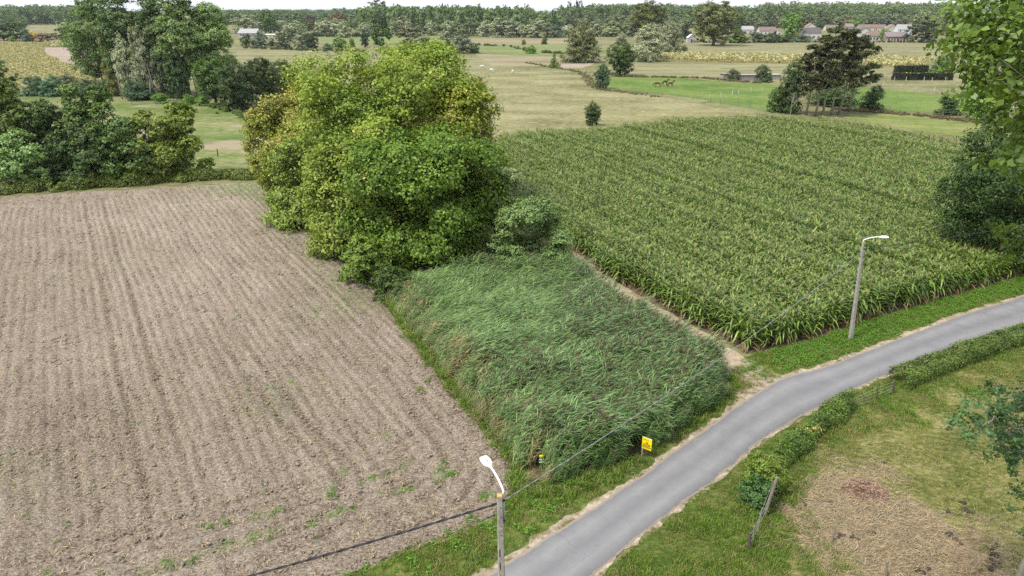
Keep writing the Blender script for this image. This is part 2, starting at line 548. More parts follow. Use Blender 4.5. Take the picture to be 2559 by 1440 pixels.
c = mixc(n, l, spill, c, (0.24, 0.195, 0.145))
pat = ramp(n, l, noise(n, l, mapping(n, l, pos, (1, 1, 1), (0, 0, 0.7)), 0.9, 2, 0.4), [(0.62, (0, 0, 0)), (0.65, (0.18, 0.18, 0.18))])
c = mixc(n, l, pat, c, (0.125, 0.125, 0.13))
l.new(c, b.inputs['Base Color'])
bump(n, l, noise(n, l, pos, 60, 2), b, 0.3, 0.01)
M_ASPHALT = MATS['worn_asphalt']

strip('road', rl, rr, 0.040, M_ASPHALT, 11, 0.05, 0.055)
dirv = np.gradient(rl, axis=0); dirv /= np.linalg.norm(dirv, axis=1)[:, None]
nrm = np.stack([-dirv[:, 1], dirv[:, 0]], 1)
if (nrm[NR // 2] @ (rl[NR // 2] - rr[NR // 2])) < 0: nrm = -nrm
strip('road_shoulder', rl + nrm * 0.30, rl - nrm * 0.25, 0.030, M_SAND, 4, 0.0, 0.22, 21)
strip('road_shoulder', rr + nrm * 0.25, rr - nrm * 0.14, 0.032, M_SAND, 4, 0.0, 0.16, 31)

# outlines shared by sheets and planting
FIELD = GP([(-700, 545), (0, 492), (330, 474), (600, 458), (662, 456), (720, 500), (800, 590), (950, 742), (1060, 885), (1200, 1060), (1275, 1150), (1296, 1200), (1235, 1298), (1000, 1388), (840, 1452)])
fx, fy = FIELD[-1]
FIELD += [(fx - 9, fy - 4.6), (fx - 22, fy - 12.5), (-75, 8)]
REED = GP([(958, 742), (985, 735), (1100, 715), (1250, 690), (1370, 676), (1400, 680), (1462, 720), (1600, 825), (1770, 925), (1805, 966), (1803, 1003), (1695, 1078), (1590, 1150), (1400, 1214), (1300, 1216), (1282, 1156), (1205, 1060), (1065, 885)])
CORN_T = GP([(1245, 334), (1500, 314), (1700, 298), (1870, 288), (2000, 292), (2200, 317), (2480, 374), (2640, 420)], 2.2)
CORN = GP([(1868, 884), (2000, 858), (2200, 790), (2400, 735), (2559, 690), (2750, 650)]) + CORN_T[::-1] + GP([(1300, 560), (1430, 628), (1500, 682), (1640, 765)])
PATH = GP([(1418, 640), (1440, 632), (1510, 686), (1650, 770), (1862, 893), (1905, 915), (1950, 945), (1850, 1012), (1835, 960), (1800, 925), (1615, 815), (1470, 715), (1405, 660)])
VL = np.vstack([rl + nrm * 0.3])          # inner line of the left verge
VERGE_L = [tuple(p) for p in rl[::6] - nrm[::6] * 0.1] + [(fx - 22, fy - 12.3), (fx - 9, fy - 4.4)] + FIELD[14:10:-1] + REED[14:10:-1] + GP([(1862, 893), (2000, 862), (2200, 794), (2400, 739), (2559, 694), (2750, 655)])
VERGE_R = [tuple(p) for p in rr[::6] + nrm[::6] * 0.1] + [tuple(p) for p in (rr - nrm * 3.4)[::-6]]
PADDOCK = [tuple(p) for p in (rr - nrm * 1.6)[::6]] + [(14, -6), (40, -4), (75, 20), (75, 75)]
STRAW = GP([(1930, 1262), (2010, 1235), (2020, 1190), (2100, 1165), (2230, 1195), (2330, 1260), (2450, 1300), (2559, 1370), (2700, 1500), (2400, 1620), (2150, 1440), (2080, 1375)])
gx, gy = np.meshgrid(np.arange(1, 62, 0.22), np.arange(6, 62, 0.22), indexing='ij')
pp2 = np.stack([gx.ravel(), gy.ravel()], 1)
pin = inpoly(pp2, [tuple(p) for p in rr[::4]] + [(14, -6), (40, -4), (75, 20), (75, 75)]) & (dist_poly(pp2, rr) > 0.0)
ds = dist_poly(pp2, STRAW, True) * np.where(inpoly(pp2, STRAW), 1, -1)
straw = np.clip(0.36 + 0.42 * ds + 0.75 * lattice_noise(pp2[:, 0], pp2[:, 1], 1.7, 91) + 0.3 * lattice_noise(pp2[:, 0], pp2[:, 1], 0.6, 92), 0, 1)
dr_ = dist_poly(pp2, rr)
vg = np.clip(1.35 - (dr_ - 1.2) / 2.2 + 0.7 * lattice_noise(pp2[:, 0], pp2[:, 1], 1.5, 93), 0, 1) * (1 - straw)
lowg = dist_poly(pp2, GP([(1800, 1440), (1930, 1330), (2010, 1330), (2100, 1440)])); vg = np.maximum(vg, np.clip(1.5 - lowg / 1.6 + 0.5 * lattice_noise(pp2[:, 0], pp2[:, 1], 1.1, 94), 0, 1) * (1 - straw))
pz = 0.012 + np.clip(dr_ - 0.1, 0, 1) * (0.0) + np.clip(dr_ / 0.9, 0, 1) * (0.004 + 0.02 * (1 + lattice_noise(pp2[:, 0], pp2[:, 1], 0.5, 95)) + 0.05 * straw * np.clip(lattice_noise(pp2[:, 0], pp2[:, 1], 0.9, 96), 0, 1))
PADM = dict(x=pp2, straw=straw, vg=vg)
ng_, mg_ = gx.shape
ii, jj = np.meshgrid(np.arange(ng_ - 1), np.arange(mg_ - 1), indexing='ij')
pin2 = pin.reshape(ng_, mg_)
okp = pin2[:-1, :-1] & pin2[1:, :-1] & pin2[:-1, 1:] & pin2[1:, 1:]
qq = (ii * mg_ + jj)[okp]
pf = np.stack([qq, qq + mg_, qq + mg_ + 1, qq + 1], 1)
m, n, l = new_mat('paddock_ground')
b = out_bsdf(n, l, 0.95, 0.1)
pos = n.new('ShaderNodeNewGeometry').outputs['Position']
def tri(sc1, sc2, cols, rotz, ct=0.10):
    vv_ = mapping(n, l, pos, (1, 1.7, 1), (0, 0, rotz))
    q1 = math_(n, l, 'ADD', math_(n, l, 'MULTIPLY', noise(n, l, vv_, sc1, 4, 0.6), 0.4), math_(n, l, 'MULTIPLY', noise(n, l, vv_, sc2, 5, 0.75), 0.6))
    return ramp(n, l, q1, [(0.5 - ct, cols[0]), (0.5, cols[1]), (0.5 + ct, cols[2])])
cp = tri(0.2, 2.4, ((0.05, 0.062, 0.016), (0.125, 0.13, 0.038), (0.25, 0.22, 0.095)), 0.5)
cs_ = tri(0.35, 3.0, ((0.067, 0.048, 0.028), (0.192, 0.139, 0.082), (0.339, 0.260, 0.165)), 0.6)
cv_ = tri(0.3, 2.2, ((0.03, 0.055, 0.012), (0.075, 0.11, 0.022), (0.17, 0.165, 0.06)), 0.2)
def attr(nm):
    a_ = n.new('ShaderNodeAttribute'); a_.attribute_name = nm
    nz = noise(n, l, pos, 2.5, 4, 0.7)
    return ramp(n, l, math_(n, l, 'ADD', a_.outputs['Fac'], math_(n, l, 'MULTIPLY', math_(n, l, 'SUBTRACT', nz, 0.5), 1.0)), [(0.38, (0, 0, 0)), (0.62, (1, 1, 1))])
c = mixc(n, l, attr('green'), cp, cv_)
c = mixc(n, l, attr('straw'), c, cs_)
l.new(c, b.inputs['Base Color'])
bump(n, l, noise(n, l, mapping(n, l, pos, (1, 1.5, 1), (0, 0, 0.6)), 5.0, 5, 0.75), b, 0.9, 0.08)
me = np_mesh('paddock', np.column_stack([pp2, pz]), pf, mat=m, point_attr={'straw': straw, 'green': vg}, smooth=True)
tag(link('paddock', me), kind='structure')
sheet('verge', VERGE_L, 0.014, M_VERGE)
sheet('path', rough(PATH, 0.6, 0.16, 8), 0.024, M_PATH)
APRON = GP([(1835, 955), (1870, 900), (1905, 915), (1950, 940), (1985, 950), (1900, 990), (1850, 1018), (1800, 1052), (1822, 1000)])
sheet('sandy_apron', rough(APRON, 0.4, 0.12, 9), 0.028, M_SAND)
sheet('maize_soil', CORN, 0.020, M_CORNSOIL)
sheet('reed_bed', REED, 0.020, M_REEDSOIL)

# ---- the ploughed field: real relief, rows, wheel tracks and headland
ROWD = np.array([-0.637, 1.0]); ROWD /= np.linalg.norm(ROWD)
ROWN = np.array([ROWD[1], -ROWD[0]])
m, n, l = new_mat('ploughed_soil')
b = out_bsdf(n, l, 0.95, 0.1)
pos = n.new('ShaderNodeNewGeometry').outputs['Position']
rot = math.atan2(ROWD[0], ROWD[1])
vec = mapping(n, l, pos, (1, 1, 1), (0, 0, rot))
vecs = mapping(n, l, vec, (1.0, 0.10, 1.0))
big = noise(n, l, pos, 0.045, 4, 0.6)
row = noise(n, l, vecs, 1.3, 4, 0.65)
cl = noise(n, l, mapping(n, l, pos, (1.0, 1.5, 1.0)), 6.5, 5, 0.8)
s = math_(n, l, 'ADD', math_(n, l, 'ADD', math_(n, l, 'MULTIPLY', big, 0.16), math_(n, l, 'MULTIPLY', row, 0.14)), math_(n, l, 'MULTIPLY', cl, 0.70))
c = ramp(n, l, s, [(0.40, (0.088, 0.067, 0.049)), (0.465, (0.246, 0.196, 0.150)), (0.53, (0.351, 0.290, 0.231)), (0.60, (0.503, 0.432, 0.356))])
st = ramp(n, l, noise(n, l, mapping(n, l, pos, (1, 2.2, 1)), 9.0, 3, 0.6), [(0.64, (0, 0, 0)), (0.70, (0.8, 0.8, 0.8))])
c = mixc(n, l, st, c, (0.52, 0.43, 0.31))
dk = ramp(n, l, noise(n, l, mapping(n, l, pos, (1, 2.0, 1)), 4.0, 4, 0.7), [(0.62, (0, 0, 0)), (0.70, (0.85, 0.85, 0.85))])
c = mixc(n, l, dk, c, (0.085, 0.064, 0.045))
fu = n.new('ShaderNodeAttribute'); fu.attribute_name = 'furrow_shade'
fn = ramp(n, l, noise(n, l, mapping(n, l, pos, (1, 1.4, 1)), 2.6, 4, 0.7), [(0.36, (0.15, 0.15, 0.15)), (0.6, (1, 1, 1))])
c = mixc(n, l, math_(n, l, 'MULTIPLY', fu.outputs['Fac'], fn), c, (0.105, 0.08, 0.058))  # shade of furrows and tracks mixed into the soil colour
gr = n.new('ShaderNodeAttribute'); gr.attribute_name = 'green'
gn = ramp(n, l, noise(n, l, mapping(n, l, pos, (1, 1.6, 1)), 3.0, 4, 0.7), [(0.42, (0, 0, 0)), (0.58, (1, 1, 1))])
c = mixc(n, l, math_(n, l, 'MULTIPLY', gr.outputs['Fac'], gn), c, (0.11, 0.19, 0.035))
l.new(c, b.inputs['Base Color'])
bump(n, l, noise(n, l, mapping(n, l, pos, (1, 1.3, 1)), 8.0, 5, 0.75), b, 1.0, 0.2)
M_SOIL = MATS['ploughed_soil']

us = np.arange(-62, 62, 0.125)
vs_ = np.concatenate([np.arange(14, 60, 0.20), np.arange(60, 125, 0.40)])
Wn, Un = np.meshgrid(us, vs_, indexing='ij')
ORG = np.array(G(285, 850))
BX = ORG[0] + ROWN[0] * Wn + ROWD[0] * (Un - 60)
BY = ORG[1] + ROWN[1] * Wn + ROWD[1] * (Un - 60)
BX, BY = BX - ROWD[0] * 20, BY - ROWD[1] * 20
pts2 = np.stack([BX.ravel(), BY.ravel()], 1)
ins = inpoly(pts2, FIELD).reshape(BX.shape)
edge_d = dist_poly(pts2, FIELD, True).reshape(BX.shape)
wob = 0.25 * lattice_noise(BX, BY, 9.0, 4) + 0.05 * lattice_noise(BX, BY, 1.1, 6)
Z = 0.027 * (1 + 0.7 * lattice_noise(Wn, 0 * Wn, 1.3, 61) + 0.5 * lattice_noise(BX, BY, 3.0, 62)) * np.sin((Wn + wob) * 2 * math.pi / 0.66)
for tw, dep in ((0.0, 0.07), (1.9, 0.07), (-13.2, 0.06), (-11.3, 0.06), (-9.0, 0.04), (14.8, 0.05), (16.7, 0.05), (8.4, 0.04), (22.5, 0.05), (24.4, 0.05), (30.5, 0.05), (32.3, 0.05)):
    Z -= dep * np.exp(-((Wn + wob - tw) / 0.24) ** 2)
    Z += 0.45 * dep * np.exp(-((np.abs(Wn + wob - tw) - 0.42) / 0.16) ** 2)
head = dist_poly(pts2, FIELD[11:15] + [FIELD[15], FIELD[16]]).reshape(BX.shape)
hm = np.clip((7.5 - head) / 2.0, 0, 1)
Z *= (1 - 0.8 * hm)
for hd in (1.2, 2.0, 2.9, 3.9, 4.6, 5.4, 6.2, 7.1):
    hh = head + 0.3 * lattice_noise(BX, BY, 5, 8)
    Z -= 0.08 * np.exp(-((hh - hd) / 0.22) ** 2)
    Z += 0.03 * np.exp(-((np.abs(hh - hd) - 0.45) / 0.16) ** 2)
for crv, dep in (([(560, 860), (690, 1040), (800, 1150), (845, 1205), (835, 1262), (760, 1318), (560, 1395), (300, 1450)], 0.09), ([(610, 850), (745, 1035), (860, 1140), (905, 1200), (895, 1270), (815, 1335), (620, 1415), (400, 1475)], 0.09), ([(1010, 930), (1120, 1075), (1175, 1150), (1180, 1210), (1120, 1275), (960, 1340), (700, 1430)], 0.08), ([(960, 930), (1060, 1070), (1110, 1145), (1112, 1195), (1060, 1250), (900, 1315)], 0.08)):
    dc = dist_poly(pts2, spline(GP(crv), 0.4)).reshape(BX.shape) + 0.05 * lattice_noise(BX, BY, 0.8, 66)
    Z *= 1 - 0.75 * np.exp(-(dc / 0.45) ** 2)
    Z -= dep * np.exp(-(dc / 0.2) ** 2)
    Z += 0.5 * dep * np.exp(-((dc - 0.42) / 0.14) ** 2)
furrow_shade = np.clip((-Z - 0.03) / 0.05, 0, 1) * np.clip(0.62 + 0.35 * lattice_noise(BX, BY, 1.2, 63), 0, 1)  # shade painted as darker soil: deep tracks here, then row and headland lines
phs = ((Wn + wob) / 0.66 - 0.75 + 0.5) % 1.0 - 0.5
furrow_shade = np.maximum(furrow_shade, 0.8 * np.exp(-(phs * 0.66 / 0.11) ** 2) * np.clip(0.72 + 0.75 * lattice_noise(BX, BY, 0.7, 64), 0, 1) * (1 - 0.8 * hm))
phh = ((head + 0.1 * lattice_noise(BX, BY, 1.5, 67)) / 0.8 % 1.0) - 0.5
furrow_shade = np.maximum(furrow_shade, 0.6 * np.exp(-(phh * 0.8 / 0.11) ** 2) * np.clip(0.4 + 0.75 * lattice_noise(BX, BY, 0.8, 68), 0, 1) * hm)
Z += 0.06 * lattice_noise(BX, BY, 0.42, 1) + 0.06 * lattice_noise(BX, BY, 0.24, 2) + 0.035 * lattice_noise(BX, BY, 1.5, 3)
Z += 0.15
Z *= np.clip(edge_d / 0.7, 0.25, 1)
green = np.clip(0.55 * (lattice_noise(BX, BY, 7, 12) - 0.25), 0, 1) * 0.5
green += 0.9 * np.exp(-(((BX - G(610, 478)[0]) / 3.2) ** 2 + ((BY - G(610, 478)[1]) / 3.0) ** 2))
green += 0.5 * np.exp(-(edge_d / 3.0) ** 2) * (BY > 78)
rowgreen = np.exp(-((dist_poly(pts2, GP([(662, 480), (760, 600), (900, 760)])).reshape(BX.shape)) / 3.5) ** 2)
green += 0.55 * rowgreen * (np.sin((Wn + wob) * 2 * math.pi / 0.75) < -0.3)
green += 0.55 * np.exp(-((head - 3.9) / 0.35) ** 2) * (lattice_noise(BX, BY, 1.4, 15) > -0.2) * (BX < 1)
green += 0.5 * np.exp(-((head - 5.6) / 0.3) ** 2) * (lattice_noise(BX, BY, 1.4, 16) > 0.1)
green = np.clip(green, 0, 1)
nw, nu = BX.shape
i, j = np.meshgrid(np.arange(nw - 1), np.arange(nu - 1), indexing='ij')
ok = ins[:-1, :-1] & ins[1:, :-1] & ins[:-1, 1:] & ins[1:, 1:]
q = (i * nu + j)[ok]
Fc = np.stack([q, q + nu, q + nu + 1, q + 1], 1)
used = np.unique(Fc)
remap = np.full(nw * nu, -1, np.int64); remap[used] = np.arange(len(used))
V = np.stack([BX.ravel(), BY.ravel(), Z.ravel()], 1)[used]
Fc = remap[Fc]
a_, b_, c_ = V[Fc[0, 0]], V[Fc[0, 1]], V[Fc[0, 2]]
if np.cross(b_ - a_, c_ - a_)[2] < 0: Fc = Fc[:, ::-1]
me = np_mesh('ploughed_field', V, Fc, mat=M_SOIL, point_attr={'green': green.ravel()[used], 'furrow_shade': furrow_shade.ravel()[used]}, smooth=True)
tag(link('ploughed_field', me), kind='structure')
print('field tris', len(Fc) * 2)
sheet('field_soil_edge', rough(FIELD, 1.0, 0.25, 3), 0.004, M_SOIL)
FIELD_V = V
def field_z(x, y):
    return 0.10
# ------------------------------------------------------------------ uncountable growth: instanced on points, one object of kind stuff each
def scatter(name, P, protos, scale, rz, tilt=None, idx=None, kind='stuff', tint=None):
    P = np.asarray(P, np.float32)
    N = len(P)
    col = bpy.data.collections.new(name + '_source')          # not linked to the scene
    for k, me in enumerate(protos):
        col.objects.link(bpy.data.objects.new('%s_%02d' % (name, k), me))
    me = bpy.data.meshes.new(name)
    me.vertices.add(N)
    me.vertices.foreach_set('co', P.ravel())
    rot = np.zeros((N, 3), np.float32)
    if tilt is not None: rot[:, :2] = tilt
    rot[:, 2] = rz
    me.attributes.new('rot', 'FLOAT_VECTOR', 'POINT').data.foreach_set('vector', rot.ravel())
    sc = np.asarray(scale, np.float32)
    if sc.ndim == 1: sc = np.repeat(sc[:, None], 3, 1)
    me.attributes.new('scl', 'FLOAT_VECTOR', 'POINT').data.foreach_set('vector', sc.ravel())
    ix = rng.integers(0, len(protos), N) if idx is None else idx
    me.attributes.new('idx', 'INT', 'POINT').data.foreach_set('value', np.asarray(ix, np.int32))
    if tint is not None:
        me.attributes.new('tint', 'FLOAT', 'POINT').data.foreach_set('value', np.asarray(tint, np.float32))
    o = tag(link(name, me), kind=kind)
    ng = bpy.data.node_groups.new(name, 'GeometryNodeTree')
    ng.interface.new_socket('Geometry', in_out='INPUT', socket_type='NodeSocketGeometry')
    ng.interface.new_socket('Geometry', in_out='OUTPUT', socket_type='NodeSocketGeometry')
    nd, lk = ng.nodes, ng.links
    gi, go = nd.new('NodeGroupInput'), nd.new('NodeGroupOutput')
    ci = nd.new('GeometryNodeCollectionInfo')
    ci.inputs['Collection'].default_value = col
    ci.inputs['Separate Children'].default_value = True
    ci.inputs['Reset Children'].default_value = True
    ip = nd.new('GeometryNodeInstanceOnPoints')
    ip.inputs['Pick Instance'].default_value = True
    def att(nm, ty):
        a = nd.new('GeometryNodeInputNamedAttribute')
        a.data_type = ty
        a.inputs['Name'].default_value = nm
        return a.outputs['Attribute']
    e2r = nd.new('FunctionNodeEulerToRotation')
    lk.new(att('rot', 'FLOAT_VECTOR'), e2r.inputs[0])
    lk.new(gi.outputs[0], ip.inputs['Points'])
    lk.new(ci.outputs[0], ip.inputs['Instance'])
    lk.new(att('idx', 'INT'), ip.inputs['Instance Index'])
    lk.new(e2r.outputs[0], ip.inputs['Rotation'])
    lk.new(att('scl', 'FLOAT_VECTOR'), ip.inputs['Scale'])
    lk.new(ip.outputs[0], go.inputs[0])
    md = o.modifiers.new('scatter', 'NODES')
    md.node_group = ng
    return o

def rand_in(poly, density, seed=0):
    g = np.random.default_rng(500 + seed)
    q = np.asarray(poly)
    lo, hi = q.min(0), q.max(0)
    lo = np.maximum(lo, (-95, 12)); hi = np.minimum(hi, (95, 400))
    n = int((hi - lo).prod() * density)
    P = g.uniform(lo, hi, (n, 2))
    return P[inpoly(P, poly)]

def in_view(P, z=1.0, mx=60, my=90):
    """keep points whose projection is in or near the photograph"""
    P = np.asarray(P)
    D = P[:, 1] * math.cos(TH) + (H - z) * math.sin(TH)
    px = 1279.5 + F * P[:, 0] / D
    py = 720 - F * (P[:, 1] * math.sin(TH) - (H - z) * math.cos(TH)) / D
    return (px > -mx) & (px < 2559 + mx) & (py < 1440 + my)

class LB:
    """strips of blades and leaves with a colour value v per face"""
    def __init__(self): self.v, self.f, self.a, self.m, self.n = [], [], [], [], 0
    def blade(self, pts, wid, side, v, t=0.0, mi=0, fold=0.0):
        """pts (k,3), wid (k), side: unit vector across"""
        pts = np.asarray(pts, float)
        side = np.asarray(side, float)
        k = len(pts)
        w = np.asarray(wid, float)[:, None]
        L_, R_ = pts - side * w / 2, pts + side * w / 2
        if fold:
            L_ = L_ + np.array([0, 0, 1.0]) * w * fold
            R_ = R_ + np.array([0, 0, 1.0]) * w * fold
            V = np.stack([L_, pts, R_], 1).reshape(-1, 3)
            c = 3
        else:
            V = np.stack([L_, R_], 1).reshape(-1, 3)
            c = 2
        for i in range(k - 1):
            for j in range(c - 1):
                q = self.n + i * c + j
                self.f.append((q, q + 1, q + c + 1, q + c)); self.a.append((v, t)); self.m.append(mi)
        self.v.append(V); self.n += len(V)
    def mesh(self, name, mats, smooth=True):
        a = np.array(self.a)
        me = np_mesh(name, np.concatenate(self.v), np.array(self.f), {'v': a[:, 0], 't': a[:, 1]}, smooth)
        for m_ in mats: me.materials.append(m_)
        if len(mats) > 1: me.polygons.foreach_set('material_index', np.array(self.m, np.int32))
        return me

M_CORN = leaf_mat('maize_leaf', 0.16, 0.5, 0.36, False, (0.098, 0.160, 0.025), var=(0.2, 1.95))
M_CORNDRY = leaf_mat('maize_dry_leaf', 0.15, 0.2, 0.7, False, (0.20, 0.135, 0.06), var=(0.6, 1.4))
M_TASSEL = leaf_mat('maize_tassel', 0.2, 0.2, 0.7, False, (0.36, 0.345, 0.15), var=(0.7, 1.3))
M_REED = leaf_mat('reed_leaf', 0.16, 0.4, 0.4, False, (0.122, 0.212, 0.068), var=(0.2, 1.85))
M_REEDDRY = leaf_mat('reed_dry_leaf', 0.2, 0.2, 0.7, False, (0.27, 0.22, 0.11), var=(0.6, 1.3))
M_PLUME = leaf_mat('reed_plume', 0.15, 0.1, 0.9, False, (0.085, 0.068, 0.042), var=(0.6, 1.5))
M_GRASS = leaf_mat('grass_blade', 0.3, 0.2, 0.5, False, (0.115, 0.20, 0.024), var=(0.45, 1.6))
M_GRASSDRY = leaf_mat('dry_grass_blade', 0.25, 0.2, 0.7, False, (0.33, 0.27, 0.12), var=(0.6, 1.3))
M_STRAW = leaf_mat('straw', 0.1, 0.3, 0.6, False, (0.37, 0.285, 0.175), var=(0.4, 1.35))
M_WEED = leaf_mat('weed_leaf', 0.3, 0.3, 0.5, False, (0.10, 0.215, 0.022), var=(0.5, 1.6))

def corn_mesh(seed):
    g = np.random.default_rng(seed)
    B = LB()
    h = g.uniform(1.95, 2.25)
    lean = g.normal(0, 0.05, 2)
    stalk = lambda t: np.array([lean[0] * t * t * h, lean[1] * t * t * h, t * h])
    for ang in (0, math.pi / 2):
        s = (math.cos(ang), math.sin(ang), 0)
        B.blade([stalk(t) for t in (0, 0.5, 1.0)], (0.035, 0.03, 0.012), s, 0.55)
    a0 = g.uniform(0, 6.28)
    nlf = 12
    for i in range(nlf):
        t = 0.10 + 0.83 * i / (nlf - 1)
        ang = a0 + (i % 2) * math.pi + g.normal(0, 0.35)
        d = np.array([math.cos(ang), math.sin(ang), 0])
        side = np.array([-d[1], d[0], 0])
        L_ = g.uniform(0.62, 0.92) * (0.8 if i > nlf - 3 else 1.0)
        up = g.uniform(0.28, 0.5) + (0.14 if i > 5 else 0.0)
        droop = g.uniform(0.35, 0.85) if i < nlf - 2 else g.uniform(0.05, 0.4)
        p = [stalk(t) + d * (L_ * s) + np.array([0, 0, up * L_ * 1.5 * s - droop * L_ * 1.5 * s * s]) for s in (0, 0.25, 0.5, 0.75, 1.0)]
        dry = i < 2
        B.blade(p, (0.055, 0.105, 0.108, 0.07, 0.01), side, g.uniform(0, 1) if dry else np.clip(g.normal(0.5, 0.27), 0, 1), mi=1 if dry else 0, fold=0.22)
    top = stalk(1.0)
    for i in range(5):
        ang = g.uniform(0, 6.28)
        d = np.array([math.cos(ang), math.sin(ang), 0]) * (0 if i == 0 else g.uniform(0.08, 0.16))
        B.blade([top - (0, 0, 0.1), top + d * 0.6 + (0, 0, 0.14), top + d * 1.25 + (0, 0, 0.26 if i == 0 else 0.15)], (0.014, 0.027, 0.012), (-math.sin(ang), math.cos(ang), 0), g.uniform(0, 1), mi=2)
    return B.mesh('maize_plant_mesh_%d' % seed, (M_CORN, M_CORNDRY, M_TASSEL))
CORN_ME = [corn_mesh(40 + k) for k in range(7)]
crow = np.array([-0.40, 0.9165]); crn = np.array([crow[1], -crow[0]])
ca, cb = np.meshgrid(np.arange(-40, 170, 0.22), np.arange(-90, 120, 0.76), indexing='ij')
C0 = np.array(CORN[0])
CP = (C0 + crow * ca[..., None] + crn * cb[..., None]).reshape(-1, 2)
row_h = np.repeat((1 + 0.085 * np.random.default_rng(5).normal(size=cb.shape[1]))[None, :], cb.shape[0], 0).ravel()
CP += rng.normal(0, 0.035, CP.shape)
kk = inpoly(CP, CORN) & in_view(CP, 2.0)
CP, row_h = CP[kk], row_h[kk]
ed = dist_poly(CP, CORN, True)
CP, row_h = CP[ed > 0.15], row_h[ed > 0.15]
dist_c = np.linalg.norm(CP, axis=1) + 0.6 * dist_poly(CP, [CORN[-1]] + CORN[:5])
keep = (dist_c < 75) | (rng.random(len(CP)) < 0.75)
CP, dist_c, row_h = CP[keep], dist_c[keep], row_h[keep]
order = np.argsort(dist_c + 0.0)
front, rest = order[:300], order[300:]
s_all = row_h * rng.uniform(0.9, 1.1, len(CP)) * (1 + 0.06 * lattice_noise(CP[:, 0], CP[:, 1], 6, 3))
r_all = rng.uniform(0, 6.28, len(CP))
for k in front:
    o = link('maize_plant', CORN_ME[int(rng.integers(0, 7))], None, None, (CP[k, 0], CP[k, 1], 0.02), (rng.normal(0, 0.04), rng.normal(0, 0.04), r_all[k]), (s_all[k],) * 3)
    tag(o, 'tall green maize plant at the near corner of the maize field by the road', 'maize plant', 'maize plants at the near corner of the field')
scatter('maize_crop', np.column_stack([CP[rest], np.full(len(rest), 0.02)]), CORN_ME, s_all[rest], r_all[rest], rng.normal(0, 0.05, (len(rest), 2)))
print('maize', len(CP))

M_REED2 = leaf_mat('reed_leaf_pale', 0.16, 0.4, 0.4, False, (0.172, 0.270, 0.094), var=(0.25, 1.7))
def reed_mesh(seed, dry=False, plume=0.33, short=1.0, mat=None):
    g = np.random.default_rng(seed)
    B = LB()
    wind = np.array([0.93, 0.30, 0])
    for s in range(16):
        base = np.array([g.normal(0, 0.22), g.normal(0, 0.22), 0])
        h = g.uniform(1.45, 2.3) * short
        ln = g.uniform(0.12, 0.42)
        isdry = g.random() < (0.75 if dry else 0.04)
        off = g.normal(0, 0.08, 3) * (1, 1, 0)
        st = lambda t: base + (wind + off) * ln * h * t * t + np.array([0, 0, h * t * (1 - 0.12 * ln * t)])
        B.blade([st(0), st(0.5), st(1)], (0.02, 0.018, 0.008), (0.3, -0.95, 0), 0.5, mi=1 if isdry else 0)
        for i in range(7):
            t = 0.32 + 0.66 * i / 6
            ang = g.normal(0.3, 0.55) + (math.pi if g.random() < 0.08 else 0)
            d = np.array([math.cos(ang), math.sin(ang), 0])
            L_ = g.uniform(0.35, 0.62)
            dr = g.uniform(0.1, 0.7)
            p = [st(t) + d * L_ * u + np.array([0, 0, L_ * (0.5 * u - dr * u * u)]) for u in (0, 0.4, 0.75, 1.0)]
            B.blade(p, (0.018, 0.032, 0.026, 0.004), (-d[1], d[0], 0), np.clip(g.normal(0.5, 0.26), 0, 1), mi=1 if isdry else 0)
        if g.random() < plume:
            tp = st(1.0)
            for k in range(3):
                dd = wind * g.uniform(0.12, 0.25) + g.normal(0, 0.05, 3)
                B.blade([tp - (0, 0, 0.05), tp + dd * 0.6 + (0, 0, 0.10), tp + dd + (0, 0, 0.06)], (0.02, 0.06, 0.015), (0.3 * (k - 1), -0.95, 0.3 * (k - 1)), g.uniform(0, 1), mi=2)
    return B.mesh('reed_clump_mesh_%d' % seed, (mat or M_REED, M_REEDDRY, M_PLUME))
REED_ME = [reed_mesh(60 + k) for k in range(6)] + [reed_mesh(80 + k, True, 0.3, 0.85) for k in range(2)] + [reed_mesh(90 + k, False, 0.05, 0.9, M_REED2) for k in range(3)]
RP = rand_in(REED, 8.5, 1)
for (qx_, qy_), rad_ in ((G(1603, 1141), 1.0), (G(1597, 1150), 0.9), (G(1353, 1172), 0.45), (G(1350, 1195), 0.6)):
    RP = RP[np.linalg.norm(RP - np.array([qx_ - 0.25, qy_ - 0.1]), axis=1) > rad_]
rd = dist_poly(RP, REED, True)
pl = lattice_noise(RP[:, 0], RP[:, 1], 6.0, 33) + 0.5 * (RP[:, 0] - 4) / 6 - 0.06 * (RP[:, 1] - 42)
ridx = np.where(pl > -0.15, rng.integers(0, 6, len(RP)), np.where(rng.random(len(RP)) < 0.75, rng.integers(8, 11, len(RP)), rng.integers(0, 6, len(RP))))
LEFT_EDGE = [REED[14], REED[15], REED[16], REED[17], REED[0]]
le = dist_poly(RP, LEFT_EDGE)
lite = lattice_noise(RP[:, 0], RP[:, 1], 2.2, 35) + 0.5 * lattice_noise(RP[:, 0], RP[:, 1], 0.9, 36) > 0.28
ridx = np.where(lite & (rng.random(len(RP)) < 0.7), rng.integers(8, 11, len(RP)), ridx)
ridx = np.where((le < 1.5) & (rng.random(len(RP)) < 0.6), rng.integers(6, 8, len(RP)), ridx)
rs = rng.uniform(0.8, 1.15, len(RP)) * np.clip(0.55 + rd / 2.2, 0.55, 1.0) * (1 + 0.14 * lattice_noise(RP[:, 0], RP[:, 1], 3.0, 5) + 0.13 * lattice_noise(RP[:, 0], RP[:, 1], 1.1, 6))
scatter('reeds', np.column_stack([RP, np.full(len(RP), 0.02)]), REED_ME, rs, rng.normal(0, 0.2, len(RP)) + 0.5 * lattice_noise(RP[:, 0], RP[:, 1], 3.5, 77), rng.normal(0, 0.06, (len(RP), 2)), ridx)
print('reeds', len(RP))

